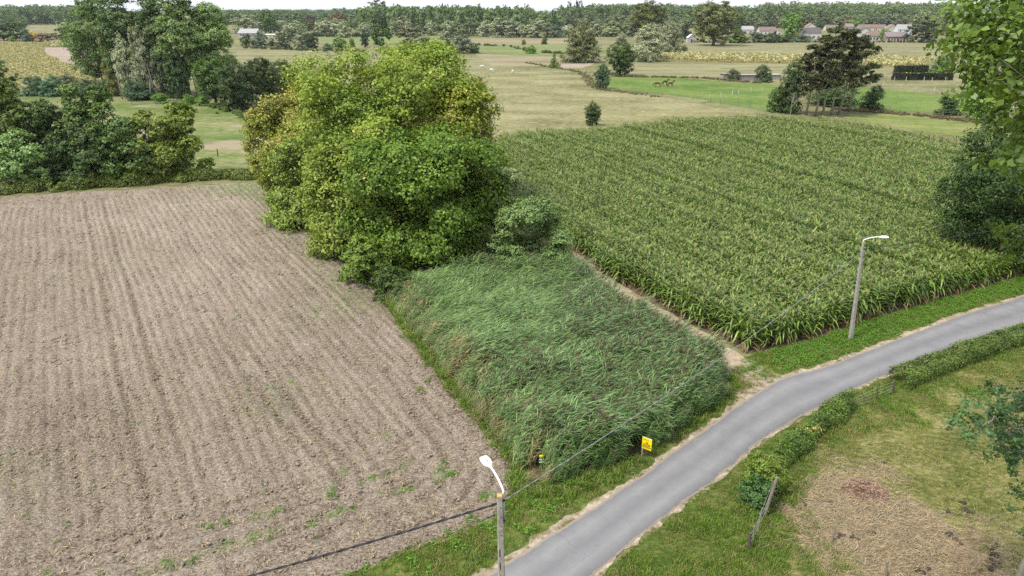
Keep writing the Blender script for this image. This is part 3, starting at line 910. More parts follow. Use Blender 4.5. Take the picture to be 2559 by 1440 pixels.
def tuft_mesh(seed, nb=26, h=0.28, spread=0.12, dry=0.1, w=0.012, droop=0.6):
    g = np.random.default_rng(seed)
    B = LB()
    for i in range(nb):
        ang = g.uniform(0, 6.28)
        d = np.array([math.cos(ang), math.sin(ang), 0])
        b0 = np.array([g.normal(0, spread), g.normal(0, spread), 0])
        L_ = h * g.uniform(0.6, 1.2)
        o = g.uniform(0.15, 0.9) * droop
        p = [b0, b0 + d * L_ * o * 0.4 + (0, 0, L_ * 0.6), b0 + d * L_ * o * 1.1 + (0, 0, L_ * (0.95 - 0.5 * o))]
        B.blade(p, (w, w * 1.2, w * 0.2), (-d[1], d[0], 0), g.uniform(0, 1), mi=1 if g.random() < dry else 0)
    return B.mesh('grass_tuft_mesh_%d' % seed, (M_GRASS, M_GRASSDRY))
TUFT = [tuft_mesh(100 + k) for k in range(4)]
TUFT_DRY = [tuft_mesh(110 + k, 26, 0.25, 0.13, 0.6) for k in range(3)]
TUFT_SHORT = [tuft_mesh(120 + k, 22, 0.13, 0.14, 0.45, 0.012, 0.9) for k in range(4)]
TUFT_TALL = [tuft_mesh(130 + k, 34, 0.55, 0.15, 0.15, 0.016, 0.8) for k in range(3)]

def weed_mesh(seed, n=26, r=0.22, h=0.3, ls=0.09):
    g = np.random.default_rng(seed)
    B = LB()
    for i in range(n):
        ang = g.uniform(0, 6.28)
        d = np.array([math.cos(ang), math.sin(ang), 0])
        rr_ = r * math.sqrt(g.random())
        c0 = np.array([rr_ * math.cos(ang * 3), rr_ * math.sin(ang * 3), h * g.uniform(0.25, 1.0) * (1 - 0.5 * rr_ / r)])
        L_ = ls * g.uniform(0.7, 1.4)
        B.blade([c0, c0 + d * L_ * 0.5 + (0, 0, 0.02), c0 + d * L_ + (0, 0, -0.02)], (0.015, L_ * 0.6, 0.01), (-d[1], d[0], 0.0), g.uniform(0, 1))
    return B.mesh('weed_mesh_%d' % seed, (M_WEED,))
WEED = [weed_mesh(140 + k) for k in range(4)]
WEED_S = [weed_mesh(150 + k, 12, 0.12, 0.12, 0.07) for k in range(3)]

# verge left of the road
VP_ = rand_in(VERGE_L, 42, 3)
VP_ = VP_[in_view(VP_, 0)]
dl = dist_poly(VP_, rl)
near_corn = (VP_[:, 0] > 17.5)
dens = np.clip((dl - 0.18) / 0.35, 0, 1) * np.clip(0.65 + 0.5 * lattice_noise(VP_[:, 0], VP_[:, 1], 1.1, 41), 0.12, 1)
VP_ = VP_[rng.random(len(VP_)) < dens]
dl = dist_poly(VP_, rl)
dryk = np.clip(0.35 + 0.5 * lattice_noise(VP_[:, 0], VP_[:, 1], 1.6, 43) - 0.12 * (dl - 1.0), 0.02, 0.9)
isd = rng.random(len(VP_)) < dryk * np.where(VP_[:, 0] > 16, 0.4, 1.0)
ix = np.where(isd, rng.integers(4, 7, len(VP_)), rng.integers(0, 4, len(VP_)))
nr = dist_poly(VP_, REED, True) < 1.1
ix = np.where(nr & (rng.random(len(VP_)) < 0.5), rng.integers(7, 10, len(VP_)), ix)
sc_ = rng.uniform(0.55, 1.15, len(VP_)) * np.clip(0.4 + dl / 1.5, 0.4, 1.0)
scatter('verge_grass', np.column_stack([VP_, np.full(len(VP_), 0.02)]), TUFT + TUFT_DRY + TUFT_TALL, sc_, rng.uniform(0, 6.28, len(VP_)), rng.normal(0, 0.12, (len(VP_), 2)), ix)
# ragged growth where reeds meet the soil
EL = spline(LEFT_EDGE, 0.12)
EP = EL[rng.integers(0, len(EL), 900)] + rng.normal(0, 0.22, (900, 2)) + np.array([0.05, 0.05])
ei = np.where(rng.random(900) < 0.5, rng.integers(3, 6, 900), rng.integers(0, 3, 900))
scatter('reed_edge_growth', np.column_stack([EP, np.full(900, 0.06)]), TUFT_TALL + TUFT_DRY + WEED, rng.uniform(0.5, 1.5, 900), rng.uniform(0, 6.28, 900), rng.normal(0, 0.3, (900, 2)), np.where(rng.random(900) < 0.25, rng.integers(6, 10, 900), ei))
# broad green weeds under the maize
WP = rand_in(VERGE_L, 16, 4)
WP = WP[in_view(WP, 0)]
dl = dist_poly(WP, rl)
k = (WP[:, 0] > 18) & (dl > 0.5) & (rng.random(len(WP)) < np.clip(0.3 + 0.35 * dl, 0, 1))
k |= (WP[:, 0] <= 18) & (dl > 0.8) & (rng.random(len(WP)) < 0.10)
WP = WP[k]
scatter('verge_weeds', np.column_stack([WP, np.full(len(WP), 0.02)]), WEED, rng.uniform(0.6, 1.35, len(WP)), rng.uniform(0, 6.28, len(WP)))
# verge right of the road
from_grid = rng.choice(len(PADM['x']), 60000, p=PADM['vg'] / PADM['vg'].sum())
VP_ = PADM['x'][from_grid] + rng.uniform(-0.15, 0.15, (len(from_grid), 2))
VP_ = VP_[in_view(VP_, 0) & inpoly(VP_, [tuple(p) for p in rr[::4]] + [(14, -6), (40, -4), (75, 20), (75, 75)])][:9000]
dl = dist_poly(VP_, rr)
VP_ = VP_[(dl > 0.12) & (rng.random(len(VP_)) < np.clip(0.7 + 0.4 * lattice_noise(VP_[:, 0], VP_[:, 1], 1.0, 51), 0.2, 1))]
dl = dist_poly(VP_, rr)
isd = rng.random(len(VP_)) < np.clip(0.28 + 0.6 * lattice_noise(VP_[:, 0], VP_[:, 1], 1.2, 53), 0.02, 0.85)
ix = np.where(isd, rng.integers(4, 7, len(VP_)), rng.integers(0, 4, len(VP_)))
scatter('verge_grass', np.column_stack([VP_, np.full(len(VP_), 0.02)]), TUFT + TUFT_DRY, rng.uniform(0.5, 1.0, len(VP_)) * np.clip(0.4 + dl / 1.4, 0.4, 1) * (1 + 0.55 * lattice_noise(VP_[:, 0], VP_[:, 1], 0.8, 54)), rng.uniform(0, 6.28, len(VP_)), rng.normal(0, 0.12, (len(VP_), 2)), ix)
# paddock turf
PP = rand_in(PADDOCK, 14, 6)
PP = PP[in_view(PP, 0) & (dist_poly(PP, rr) > 2.2)]
ins_s = inpoly(PP, STRAW)
PP = PP[rng.random(len(PP)) < np.where(ins_s, 0.12, np.clip(0.7 + 0.5 * lattice_noise(PP[:, 0], PP[:, 1], 1.3, 61), 0.15, 1))]
scatter('paddock_grass', np.column_stack([PP, np.full(len(PP), 0.01)]), TUFT_SHORT, rng.uniform(0.6, 1.3, len(PP)), rng.uniform(0, 6.28, len(PP)), rng.normal(0, 0.2, (len(PP), 2)))

def straw_mesh(seed):
    g = np.random.default_rng(seed)
    B = LB()
    for i in range(20):
        a = g.normal(0.5, 0.8)
        d = np.array([math.cos(a), math.sin(a), 0])
        c0 = np.array([g.normal(0, 0.22), g.normal(0, 0.22), g.uniform(0.01, 0.09)])
        L_ = g.uniform(0.14, 0.36)
        cv = np.array([-d[1], d[0], 0]) * g.normal(0, 0.06)
        B.blade([c0 - d * L_ / 2, c0 + cv + (0, 0, g.uniform(0, 0.04)), c0 + d * L_ / 2], (0.009, 0.012, 0.008), (-d[1], d[0], 0.2), g.uniform(0, 1))
    return B.mesh('straw_mesh_%d' % seed, (M_STRAW,))
STRAW_ME = [straw_mesh(160 + k) for k in range(5)]
sg_ = rng.choice(len(PADM['x']), 5200, p=(PADM['straw'] + 0.015 * (dist_poly(PADM['x'], rr) > 3)) / (PADM['straw'] + 0.015 * (dist_poly(PADM['x'], rr) > 3)).sum())
SP = PADM['x'][sg_] + rng.uniform(-0.2, 0.2, (len(sg_), 2))
SP = SP[in_view(SP, 0) & (dist_poly(SP, rr) > 2.4)]
SP = SP[rng.random(len(SP)) < np.clip(0.75 + 0.6 * lattice_noise(SP[:, 0], SP[:, 1], 1.6, 71), 0.05, 1)]
SP = SP[rng.random(len(SP)) < 0.9]
scatter('loose_straw', np.column_stack([SP, np.full(len(SP), 0.012)]), STRAW_ME, rng.uniform(0.7, 1.3, len(SP)), rng.normal(0.2, 0.8, len(SP)), rng.normal(0, 0.1, (len(SP), 2)))

# clods and stubble on the ploughed field
def clod_mesh(seed):
    g = np.random.default_rng(seed)
    bm = bmesh.new()
    bmesh.ops.create_icosphere(bm, subdivisions=1, radius=1.0)
    for v in bm.verts:
        v.co *= g.uniform(0.65, 1.2)
        v.co.z *= 0.65
    me = bpy.data.meshes.new('clod_mesh_%d' % seed)
    bm.to_mesh(me); bm.free()
    me.materials.append(M_SOIL)
    return me
CLOD = [clod_mesh(170 + k) for k in range(4)]
KP = rand_in(FIELD, 16, 9)
KP = KP[in_view(KP, 0)]
dd = np.linalg.norm(KP, axis=1)
KP = KP[rng.random(len(KP)) < np.clip(34 / dd, 0.15, 1) * np.clip(0.7 + 0.5 * lattice_noise(KP[:, 0], KP[:, 1], 2.5, 81), 0.2, 1)]
ks = 0.04 + 0.075 * rng.random(len(KP)) ** 2.5
scatter('soil_clods', np.column_stack([KP, np.full(len(KP), 0.14)]), CLOD, np.column_stack([ks * rng.uniform(0.8, 1.6, len(KP)), ks, ks]), rng.uniform(0, 6.28, len(KP)))
def chaff_mesh(seed):
    g = np.random.default_rng(seed)
    B = LB()
    for i in range(5):
        a = g.uniform(0, 6.28)
        d = np.array([math.cos(a), math.sin(a), 0])
        c0 = np.array([g.normal(0, 0.25), g.normal(0, 0.25), g.uniform(0.0, 0.05)])
        L_ = g.uniform(0.08, 0.24)
        B.blade([c0 - d * L_ / 2, c0 + d * L_ / 2 + (0, 0, 0.02)], (0.022, 0.014), (-d[1], d[0], 0.1), g.uniform(0, 1))
    return B.mesh('chaff_mesh_%d' % seed, (M_STRAW,))
CH = rand_in(FIELD, 8, 10)
CH = CH[in_view(CH, 0)]
CH = CH[rng.random(len(CH)) < np.clip(40 / np.linalg.norm(CH, axis=1), 0.2, 1)]
scatter('stubble_chaff', np.column_stack([CH, np.full(len(CH), 0.15)]), [chaff_mesh(180 + k) for k in range(4)], rng.uniform(0.6, 1.3, len(CH)), rng.uniform(0, 6.28, len(CH)))
# seedlings and weeds in the field, thick along the headland and the reed edge
gi_ = rng.integers(0, len(FIELD_V), 90000)
gv = green.ravel()[used][gi_]
gp = FIELD_V[gi_]
wp2 = gp[(rng.random(len(gp)) < np.clip(gv * 0.55, 0, 1) * np.clip(30 / np.linalg.norm(gp[:, :2], axis=1), 0.2, 1) + 0.003)]
wp2 = wp2[in_view(wp2[:, :2], 0)]
wp2[:, :2] += rng.normal(0, 0.08, (len(wp2), 2))
scatter('field_weeds', wp2, WEED_S, rng.uniform(0.4, 1.25, len(wp2)), rng.uniform(0, 6.28, len(wp2)))
spots = []
for px, py, s_ in ((1062, 915, 0.9), (1072, 957, 0.7), (1050, 978, 0.6), (828, 1240, 1.2), (850, 1190, 0.7), (1275, 1205, 1.0), (1290, 1180, 0.8), (1230, 1240, 0.8), (1330, 1215, 0.9), (1130, 1190, 0.6), (1010, 845, 0.7), (520, 490, 1.6), (545, 495, 1.4), (1215, 1250, .8), (1180, 1300, 1.0), (1120, 1345, 1.0)):
    x, y = G(px, py)
    for k in range(9): spots.append((x + rng.normal(0, 0.22 * s_), y + rng.normal(0, 0.25 * s_), 0.1))
scatter('field_weed_clumps', spots, WEED, rng.uniform(0.35, 0.8, len(spots)), rng.uniform(0, 6.28, len(spots)))
# ------------------------------------------------------------------ trees
M_LEAF = leaf_mat('tree_leaf', 0.18, 0.22, 0.5, warm=(0.40, 0.355, 0.10), var=(0.42, 1.6))
M_LEAFG = leaf_mat('poplar_leaf', 0.25, 0.4, 0.4, var=(0.35, 1.7))
def bark_mat(name, col):
    m, n, l = new_mat(name)
    b = out_bsdf(n, l, 0.9, 0.15)
    tc = n.new('ShaderNodeTexCoord').outputs['Object']
    v = mapping(n, l, tc, (1, 1, 0.18))
    nz = noise(n, l, v, 9, 5, 0.7)
    l.new(ramp(n, l, nz, [(0.3, tuple(c * 0.55 for c in col)), (0.7, tuple(min(1, c * 1.35) for c in col))]), b.inputs['Base Color'])
    bump(n, l, nz, b, 0.8, 0.03)
    return m
M_BARK = bark_mat('bark_brown', (0.12, 0.095, 0.07))
M_BARKP = bark_mat('bark_pale', (0.30, 0.28, 0.24))
M_BARKPINE = bark_mat('bark_pine', (0.24, 0.205, 0.175))

def leaves_np(C, Nrm, size, g, aspect=0.62, fold=0.18):
    """one folded rhombic leaf per centre C facing Nrm"""
    n = len(C)
    r = g.normal(size=(n, 3))
    t = r - (r * Nrm).sum(1)[:, None] * Nrm
    t /= np.linalg.norm(t, axis=1)[:, None] + 1e-9
    bt = np.cross(Nrm, t)
    L_ = size[:, None]
    a = C - t * L_ * 0.5
    c = C + t * L_ * 0.5
    b = C + bt * L_ * aspect * 0.5 + Nrm * L_ * fold - t * L_ * 0.08
    d = C - bt * L_ * aspect * 0.5 + Nrm * L_ * fold - t * L_ * 0.08
    V = np.stack([a, b, c, d], 1).reshape(-1, 3)
    return V, np.arange(4 * n).reshape(n, 4)

def crown_np(blobs, leaves, size, g, twigs=None, up=0.45, squash=0.8, twig_r=0.30, keep=None, autumn_noise=4.0):
    """blobs: (k,4) centre+radius. Leaves sit in twig clusters on the outer part of each blob; returns V, F, v, t"""
    B = np.asarray(blobs, float)
    w = B[:, 3] ** 2
    w /= w.sum()
    nt = twigs or max(12, leaves // 22)
    bi = g.choice(len(B), nt, p=w)
    d = g.normal(size=(nt, 3))
    d[:, 2] += 0.25
    d /= np.linalg.norm(d, axis=1)[:, None]
    rr_ = B[bi, 3] * (0.55 + 0.5 * g.random(nt) ** 0.6)
    T = B[bi, :3] + d * rr_[:, None] * np.array([1, 1, squash])
    cen = B[:, :3].mean(0)
    # drop twigs buried deep inside other blobs
    deep = np.zeros(nt)
    for bb in B:
        q = np.linalg.norm((T - bb[:3]) / np.array([1, 1, squash]), axis=1) / bb[3]
        deep += q < 0.62
    kp = (deep < 1) | (g.random(nt) < 0.25)
    if keep is not None: kp &= keep(T)
    T, d, bi = T[kp], d[kp], bi[kp]
    tv = np.clip(g.normal(0.45, 0.2, len(T)), 0, 1)
    ti = g.integers(0, len(T), leaves)
    sp = B[bi[ti], 3] * twig_r
    C = T[ti] + g.normal(size=(leaves, 3)) * sp[:, None] * np.array([0.6, 0.6, 0.35])
    out = C - cen
    out /= np.linalg.norm(out, axis=1)[:, None] + 1e-9
    N_ = 0.5 * d[ti] + 0.35 * out + np.array([0, 0, up]) + g.normal(size=(leaves, 3)) * 0.45
    N_ /= np.linalg.norm(N_, axis=1)[:, None]
    sz = size * g.uniform(0.65, 1.35, leaves)
    V, Fc = leaves_np(C, N_, sz, g)
    v = np.clip(0.62 * tv[ti] + 0.38 * g.random(leaves) + 0.02, 0, 1)
    an = 0.5 + 0.35 * lattice_noise(C[:, 0] + C[:, 2] * 0.6, C[:, 1] + C[:, 2] * 0.8, autumn_noise, int(g.integers(0, 500)))
    t = np.clip(0.55 * an + 0.25 * tv[ti] + 0.25 * g.random(leaves), 0, 0.999)
    return V, Fc, v, t

def limb(p0, p1, r0, r1, g, bend=0.12, n=4):
    p0, p1 = np.asarray(p0, float), np.asarray(p1, float)
    L_ = np.linalg.norm(p1 - p0)
    t = np.linspace(0, 1, n)
    off = g.normal(size=3) * bend * L_
    pts = p0 + (p1 - p0) * t[:, None] + np.sin(t * math.pi)[:, None] * off + np.array([0, 0, 1]) * (np.sin(t * math.pi) * 0.08 * L_)[:, None] * -1
    return pts, r0 + (r1 - r0) * t

def trunk_mesh(name, height, rad, blobs, g, mat, sides=7, limbs=8, lean=(0, 0), fork=0.35, base=(0, 0)):
    mb = MB()
    ts = np.linspace(0, 1, 6)
    wob = g.normal(0, 0.012 * height, (6, 2)); wob[0] = 0
    tp = np.column_stack([base[0] + lean[0] * ts * height + wob[:, 0], base[1] + lean[1] * ts * height + wob[:, 1], ts * height])
    tr = rad * (1 - 0.8 * ts); tr[0] *= 1.35
    mb.tube(tp, tr, sides)
    B = np.asarray(blobs)
    if len(B):
        sel = g.choice(len(B), min(limbs, len(B)), replace=False)
        for k in sel:
            z0 = min(height * 0.9, max(height * 0.15, B[k, 2] * g.uniform(0.45, 0.75)))
            i = np.interp(z0, tp[:, 2], np.arange(6))
            p0 = np.array([np.interp(z0, tp[:, 2], tp[:, 0]), np.interp(z0, tp[:, 2], tp[:, 1]), z0])
            r0 = np.interp(z0, tp[:, 2], tr) * 0.6
            pts, rd_ = limb(p0, B[k, :3], r0, r0 * 0.2, g)
            mb.tube(pts, rd_, 5)
    me = bpy.data.meshes.new(name)
    me.from_pydata(mb.v, [], mb.f)
    me.polygons.foreach_set('use_smooth', np.ones(len(me.polygons), bool))
    me.update()
    me.materials.append(mat)
    return me

def env_blobs(n, g, prof, hz, rb, cz0=0.0, jit=0.25, shell=0.75):
    """n blobs inside an envelope: prof(t)=radius at t in 0..1 from bottom to top of a crown hz tall starting at cz0"""
    out = []
    tries = 0
    while len(out) < n and tries < 4000:
        tries += 1
        t = g.random()
        R_ = prof(t)
        if g.random() > R_ / max(prof(x / 10) for x in range(11)) + 0.15: continue
        a = g.uniform(0, 6.283)
        r = R_ * (shell + (1 - shell) * g.random()) if g.random() < 0.75 else R_ * g.random() * 0.6
        b = rb * g.uniform(0.75, 1.25)
        r = max(0, r - b * 0.55)
        p = np.array([r * math.cos(a), r * math.sin(a), cz0 + t * hz])
        p[2] = min(max(p[2], cz0 + b * 0.4), cz0 + hz - b * 0.75)
        if any(np.linalg.norm(p - q[:3]) < 0.55 * (b + q[3]) * 0.75 for q in out) and tries < 1500: continue
        out.append(np.array([*p, b]))
    return np.array(out)

P_ROUND = lambda t: max(0.12, math.sin(math.pi * min(1, (t * 0.86 + 0.14))) ** 0.55)
P_TALL = lambda t: max(0.12, (math.sin(math.pi * (0.12 + 0.85 * t)) ** 0.7) * (1.0 - 0.25 * t))
P_DOME = lambda t: max(0.1, math.sqrt(max(0, 1 - (t * 0.97) ** 2)))
P_CONE = lambda t: max(0.06, 1.0 - t * 0.97)
P_SPIRE = lambda t: max(0.15, math.sin(math.pi * (0.15 + 0.83 * t)) ** 0.5)

def proto(kind, seed, leaves=2600, ls=0.07):
    """unit tree: 1 m tall, crown about 1 m wide -> (trunk mesh, crown mesh)"""
    g = np.random.default_rng(seed)
    if kind == 'round':
        bl = env_blobs(30, g, lambda t: 0.5 * P_ROUND(t), 0.90, 0.17, 0.10); th, tr_ = 0.7, 0.028
    elif kind == 'tall':
        bl = env_blobs(34, g, lambda t: 0.5 * P_TALL(t), 0.94, 0.18, 0.06); th, tr_ = 0.85, 0.022
    elif kind == 'willow':
        bl = env_blobs(26, g, lambda t: 0.5 * (P_DOME(t) if t > 0.25 else 0.8 + 0.8 * t), 0.98, 0.2, 0.02); th, tr_ = 0.5, 0.035
    elif kind == 'bush':
        bl = env_blobs(20, g, lambda t: 0.5 * P_DOME(t), 1.0, 0.2, 0.0); th, tr_ = 0.4, 0.02
    elif kind == 'cone':
        bl = env_blobs(22, g, lambda t: 0.5 * P_CONE(t), 0.98, 0.13, 0.03); th, tr_ = 0.9, 0.02
    elif kind == 'spire':
        bl = env_blobs(20, g, lambda t: 0.5 * P_SPIRE(t), 0.97, 0.22, 0.03); th, tr_ = 0.9, 0.05
    elif kind == 'loose':
        bl = env_blobs(13, g, lambda t: 0.5 * P_ROUND(t), 0.85, 0.13, 0.15); th, tr_ = 0.85, 0.02
    sq = 0.85
    V, Fc, v, t = crown_np(bl, leaves, ls, g, up=0.75, squash=sq, twig_r=0.3, autumn_noise=0.35)
    V[:, 2] = np.maximum(V[:, 2], 0.005)
    cm = np_mesh('%s_crown_mesh_%d' % (kind, seed), V, Fc, {'v': v, 't': t}, mat=M_LEAF)
    tm = trunk_mesh('%s_trunk_mesh_%d' % (kind, seed), th, tr_, bl, g, M_BARK, 5, 6)
    return tm, cm
PRO = {k: [proto(k, 200 + 10 * i + j, 4200, 0.062) for j in range(3)] for i, k in enumerate(('round', 'tall', 'willow', 'bush', 'loose'))}
PRO['cone'] = [proto('cone', 260, 2600, 0.06)]
PRO['spire'] = [proto('spire', 270 + j, 2200, 0.085) for j in range(2)]
PROH = {k: [proto(k, 300 + 10 * i + j, 11000, 0.040) for j in range(2)] for i, k in enumerate(('round', 'tall', 'willow', 'bush', 'loose'))}
PROH['cone'] = [proto('cone', 360, 7000, 0.04)]
PROH['spire'] = [proto('spire', 370, 6000, 0.05)]

LEAFCOL0 = dict(green=(0.060, 0.105, 0.024, 0.0), dark=(0.042, 0.072, 0.026, 0.0), grey=(0.195, 0.215, 0.142, 0.0), olive=(0.115, 0.125, 0.045, 0.05), bright=(0.085, 0.155, 0.028, 0.0),
               blue=(0.078, 0.108, 0.074, 0.0), yellow=(0.16, 0.135, 0.035, 0.2), brown=(0.12, 0.075, 0.045, 0.0), poplar=(0.075, 0.112, 0.042, 0.0), lime=(0.135, 0.185, 0.04, 0.03), copper=(0.075, 0.05, 0.04, 0.0), purple=(0.03, 0.024, 0.032, 0.0), teal=(0.05, 0.095, 0.052, 0.0))
LEAFCOL = {k: (c[0] * 1.75, c[1] * 1.75, c[2] * 1.65, c[3]) for k, c in LEAFCOL0.items()}
_pc = [0]
def tree(name, label, px, py, wpx, hpx, kind='round', col='green', cat='tree', group=None, hi=False, Y=None, rz=None, autumn=None):
    """a tree whose foot stands at pixel (px, py) of the photograph and is wpx by hpx pixels large there"""
    x, y = G(px, py)
    ppm = PPM(y)
    w = wpx / ppm
    z = ZAT(py - hpx, y)
    S = (PROH if hi else PRO)[kind]
    _pc[0] += 1
    tm, cm = S[_pc[0] % len(S)]
    root = empty(name, (x, y, 0), rz if rz is not None else (_pc[0] * 2.399) % 6.283)
    tag(root, label, cat, group)
    sc = (w * 1.02, w * 1.02, z * 1.02)
    link('trunk', tm, root, scale=sc)
    c = link('crown' if cat == 'tree' else 'foliage', cm, root, scale=sc)
    cc = list(LEAFCOL[col]) if isinstance(col, str) else [col[0] * 1.75, col[1] * 1.75, col[2] * 1.65, col[3]]
    j = 0.88 + 0.24 * ((_pc[0] * 0.618) % 1)
    cc[0] *= j; cc[1] *= j; cc[2] *= j
    if autumn is not None: cc[3] = autumn
    c.color = cc
    return root

def big_tree(name, label, loc, blobs, leaves, ls, trunk, col, cat='tree', group=None, mat=M_LEAF, bark=M_BARK, seed=1, squash=0.8, twig_r=0.28, up=0.45, keep=None, limbs=10, lean=(0, 0), an=4.0, crown_name='crown'):
    """blobs in metres relative to loc"""
    g = np.random.default_rng(seed)
    root = empty(name, loc)
    tag(root, label, cat, group)
    V, Fc, v, t = crown_np(blobs, leaves, ls, g, up=up, squash=squash, twig_r=twig_r, keep=keep, autumn_noise=an)
    V[:, 2] = np.maximum(V[:, 2], 0.02)
    c = link(crown_name, np_mesh(name + '_crown', V, Fc, {'v': v, 't': t}, mat=mat), root)
    c.color = LEAFCOL[col] if isinstance(col, str) else (col[0] * 1.45, col[1] * 1.45, col[2] * 1.35, col[3])
    link('trunk', trunk_mesh(name + '_trunk', trunk[0], trunk[1], blobs, g, bark, 8, limbs, lean), root)
    return root

# ---- the maple clump in the middle
def maple(label, px, Y, ztop, width, zbase, col, leaves, seed, nb=26, rb=2.0, aut=0.1, prof=P_ROUND):
    g = np.random.default_rng(seed)
    x = XAT(px, Y, ztop * 0.5)
    bl = env_blobs(nb, g, lambda t: width / 2 * prof(t), ztop - zbase, rb, zbase)
    return big_tree('maple_tree', label, (x, Y, 0), bl, int(leaves * 1.4), 0.30, (ztop * 0.72, 0.32), (col[0] * 1.24, col[1] * 1.24, col[2] * 1.15, aut), group='maples in the clump between field and maize', seed=seed, an=3.2, twig_r=0.34)
MG, MY, MD = (0.082, 0.150, 0.020), (0.155, 0.175, 0.026), (0.088, 0.132, 0.022)
P_FLAT = lambda t: max(0.2, (1 - max(0, (t - 0.35) / 0.65) ** 6.0) ** 0.5) * (0.72 + 0.28 * min(1, t / 0.35))
maple('large green maple at the centre of the clump, tallest with the broadest crown', 985, 73, 18.6, 20.0, 2.0, (0.106, 0.146, 0.022), 60000, 401, 62, 2.2, 0.26, P_FLAT)
maple('green maple at the front of the clump above the reeds, flecked with orange leaves', 1068, 62.5, 12.0, 15.0, 0.2, (0.088, 0.146, 0.022), 50000, 402, 44, 1.9, 0.22, P_FLAT)
maple('green maple with a rich dark crown just left of the tallest maple', 895, 69, 15.0, 10.5, 1.0, MD, 24000, 403, 28, 1.8, 0.04)
maple('yellow maple whose right side overhangs the maize field', 1145, 70, 15.2, 9.8, 0.6, (0.135, 0.160, 0.020), 26000, 404, 30, 1.8, 0.36, P_FLAT)
maple('pale yellowing maple at the back left of the clump', 800, 84, 15.0, 13.0, 1.0, (0.165, 0.165, 0.040), 28000, 405, 32, 1.9, 0.42)
maple('golden maple at the far left end of the clump beside the pasture', 712, 84, 12.6, 9.4, 0.3, (0.140, 0.160, 0.028), 22000, 406, 28, 1.6, 0.34)
maple('low green maple on the left flank of the clump against the ploughed field', 775, 73.5, 10.0, 9.2, 0.1, (0.098, 0.135, 0.030), 22000, 407, 28, 1.5, 0.12, P_DOME)
maple('olive maple low on the left flank, nearest the ploughed soil', 868, 64, 11.2, 10.2, 0.1, (0.108, 0.142, 0.026), 28000, 408, 32, 1.6, 0.18, P_DOME)
def thicket(name, label, px, py, wpx, ztop, col, leaves, ls, seed, cat='bush', group=None, aut=0.0, nb=16, rb=0.9, prof=P_DOME):
    g = np.random.default_rng(seed)
    x, y = G(px, py)
    w = wpx / PPM(y)
    bl = env_blobs(nb, g, lambda t: w / 2 * prof(t), ztop, rb, 0.0)
    return big_tree(name, label, (x, y, 0), bl, leaves, ls, (ztop * 0.5, 0.12), (*(LEAFCOL0[col][:3] if isinstance(col, str) else col), aut), cat, group, seed=seed, up=0.6, crown_name='foliage', limbs=8)
thicket('willow_bush', 'domed sage green willow bush between the maples and the maize', 1325, 680, 225, 6.6, (0.130, 0.195, 0.066), 30000, 0.20, 421, nb=30, rb=1.0)
thicket('willow_bush', 'pale grey green willow bush rising behind the domed one at the maize edge', 1272, 622, 150, 8.6, (0.175, 0.225, 0.095), 16000, 0.22, 422, nb=22, rb=1.1)
thicket('undergrowth_bush', 'low dark undergrowth bush below the front maple at the field corner', 985, 742, 130, 2.6, (0.045, 0.075, 0.018), 6000, 0.18, 423)
thicket('undergrowth_bush', 'dark shaded bush below the maples beside the willow bush', 1200, 712, 150, 2.6, (0.04, 0.07, 0.02), 6000, 0.18, 424)
thicket('undergrowth_bush', 'low bush under the left flank of the maples along the soil edge', 860, 640, 130, 3.0, (0.06, 0.095, 0.022), 6000, 0.2, 425)

thicket('undergrowth_bush', 'leafy skirt of low maple shoots between the field edge and the front maple', 925, 706, 150, 4.2, (0.085, 0.13, 0.022), 9000, 0.24, 426, rb=1.0, aut=0.1)

# ---- the tree row beyond the ploughed field, left
AL = [(-25, 452, 150, 238, 'dark', 'dark alder cut by the left edge of the picture in the hedge row'), (70, 455, 120, 240, (0.062, 0.092, 0.024), 'tall leafy alder with twin tops near the left end of the hedge row'),
      (150, 452, 105, 200, (0.040, 0.066, 0.022), 'dark alder between the twin topped one and the slender ones'), (100, 462, 140, 130, (0.085, 0.135, 0.050), 'pale green young sycamore standing in front of the dark alders'),
      (225, 450, 85, 228, (0.050, 0.078, 0.024), 'slender alder with a narrow pointed crown in the hedge row'), (290, 448, 100, 230, (0.046, 0.072, 0.022), 'slender dark alder, second of the two narrow crowns'),
      (215, 458, 120, 140, (0.042, 0.068, 0.026), 'low dark alder filling the row before the two narrow crowns'), (330, 452, 120, 150, (0.046, 0.076, 0.026), 'dark alder of middle height right of the narrow crowns'),
      (392, 446, 110, 175, (0.095, 0.120, 0.030), 'olive maple with an open crown in the hedge row'), (470, 440, 120, 172, (0.078, 0.105, 0.020), 'olive green maple closing the right end of the hedge row'),
      (30, 300, 80, 150, (0.045, 0.075, 0.022), 'tall dark tree behind the hedge row at the left edge')]
for k, (px, py, w, h, c, lb) in enumerate(AL):
    x, y = G(px, py)
    g = np.random.default_rng(440 + k)
    zt = ZAT(py - h, y) * 1.06
    ww = 1.22 * w / PPM(y)
    bl = env_blobs(26, g, lambda t: ww / 2 * (P_TALL(t) if h > 190 else P_ROUND(t)), zt * 0.97, 0.95 + 0.03 * ww, zt * 0.03)
    c = LEAFCOL0[c][:3] if isinstance(c, str) else c
    big_tree('alder_tree' if 'alder' in lb else ('sycamore_tree' if 'sycamore' in lb else ('maple_tree' if 'maple' in lb else 'dark_tree')), lb, (x, y, 0), bl, 14000, 0.33, (zt * 0.8, 0.16), (c[0] * 1.5, c[1] * 1.5, c[2] * 1.35, 0.03 if 'maple' not in lb else 0.12), group='trees in the hedge row left', seed=450 + k, twig_r=0.32)
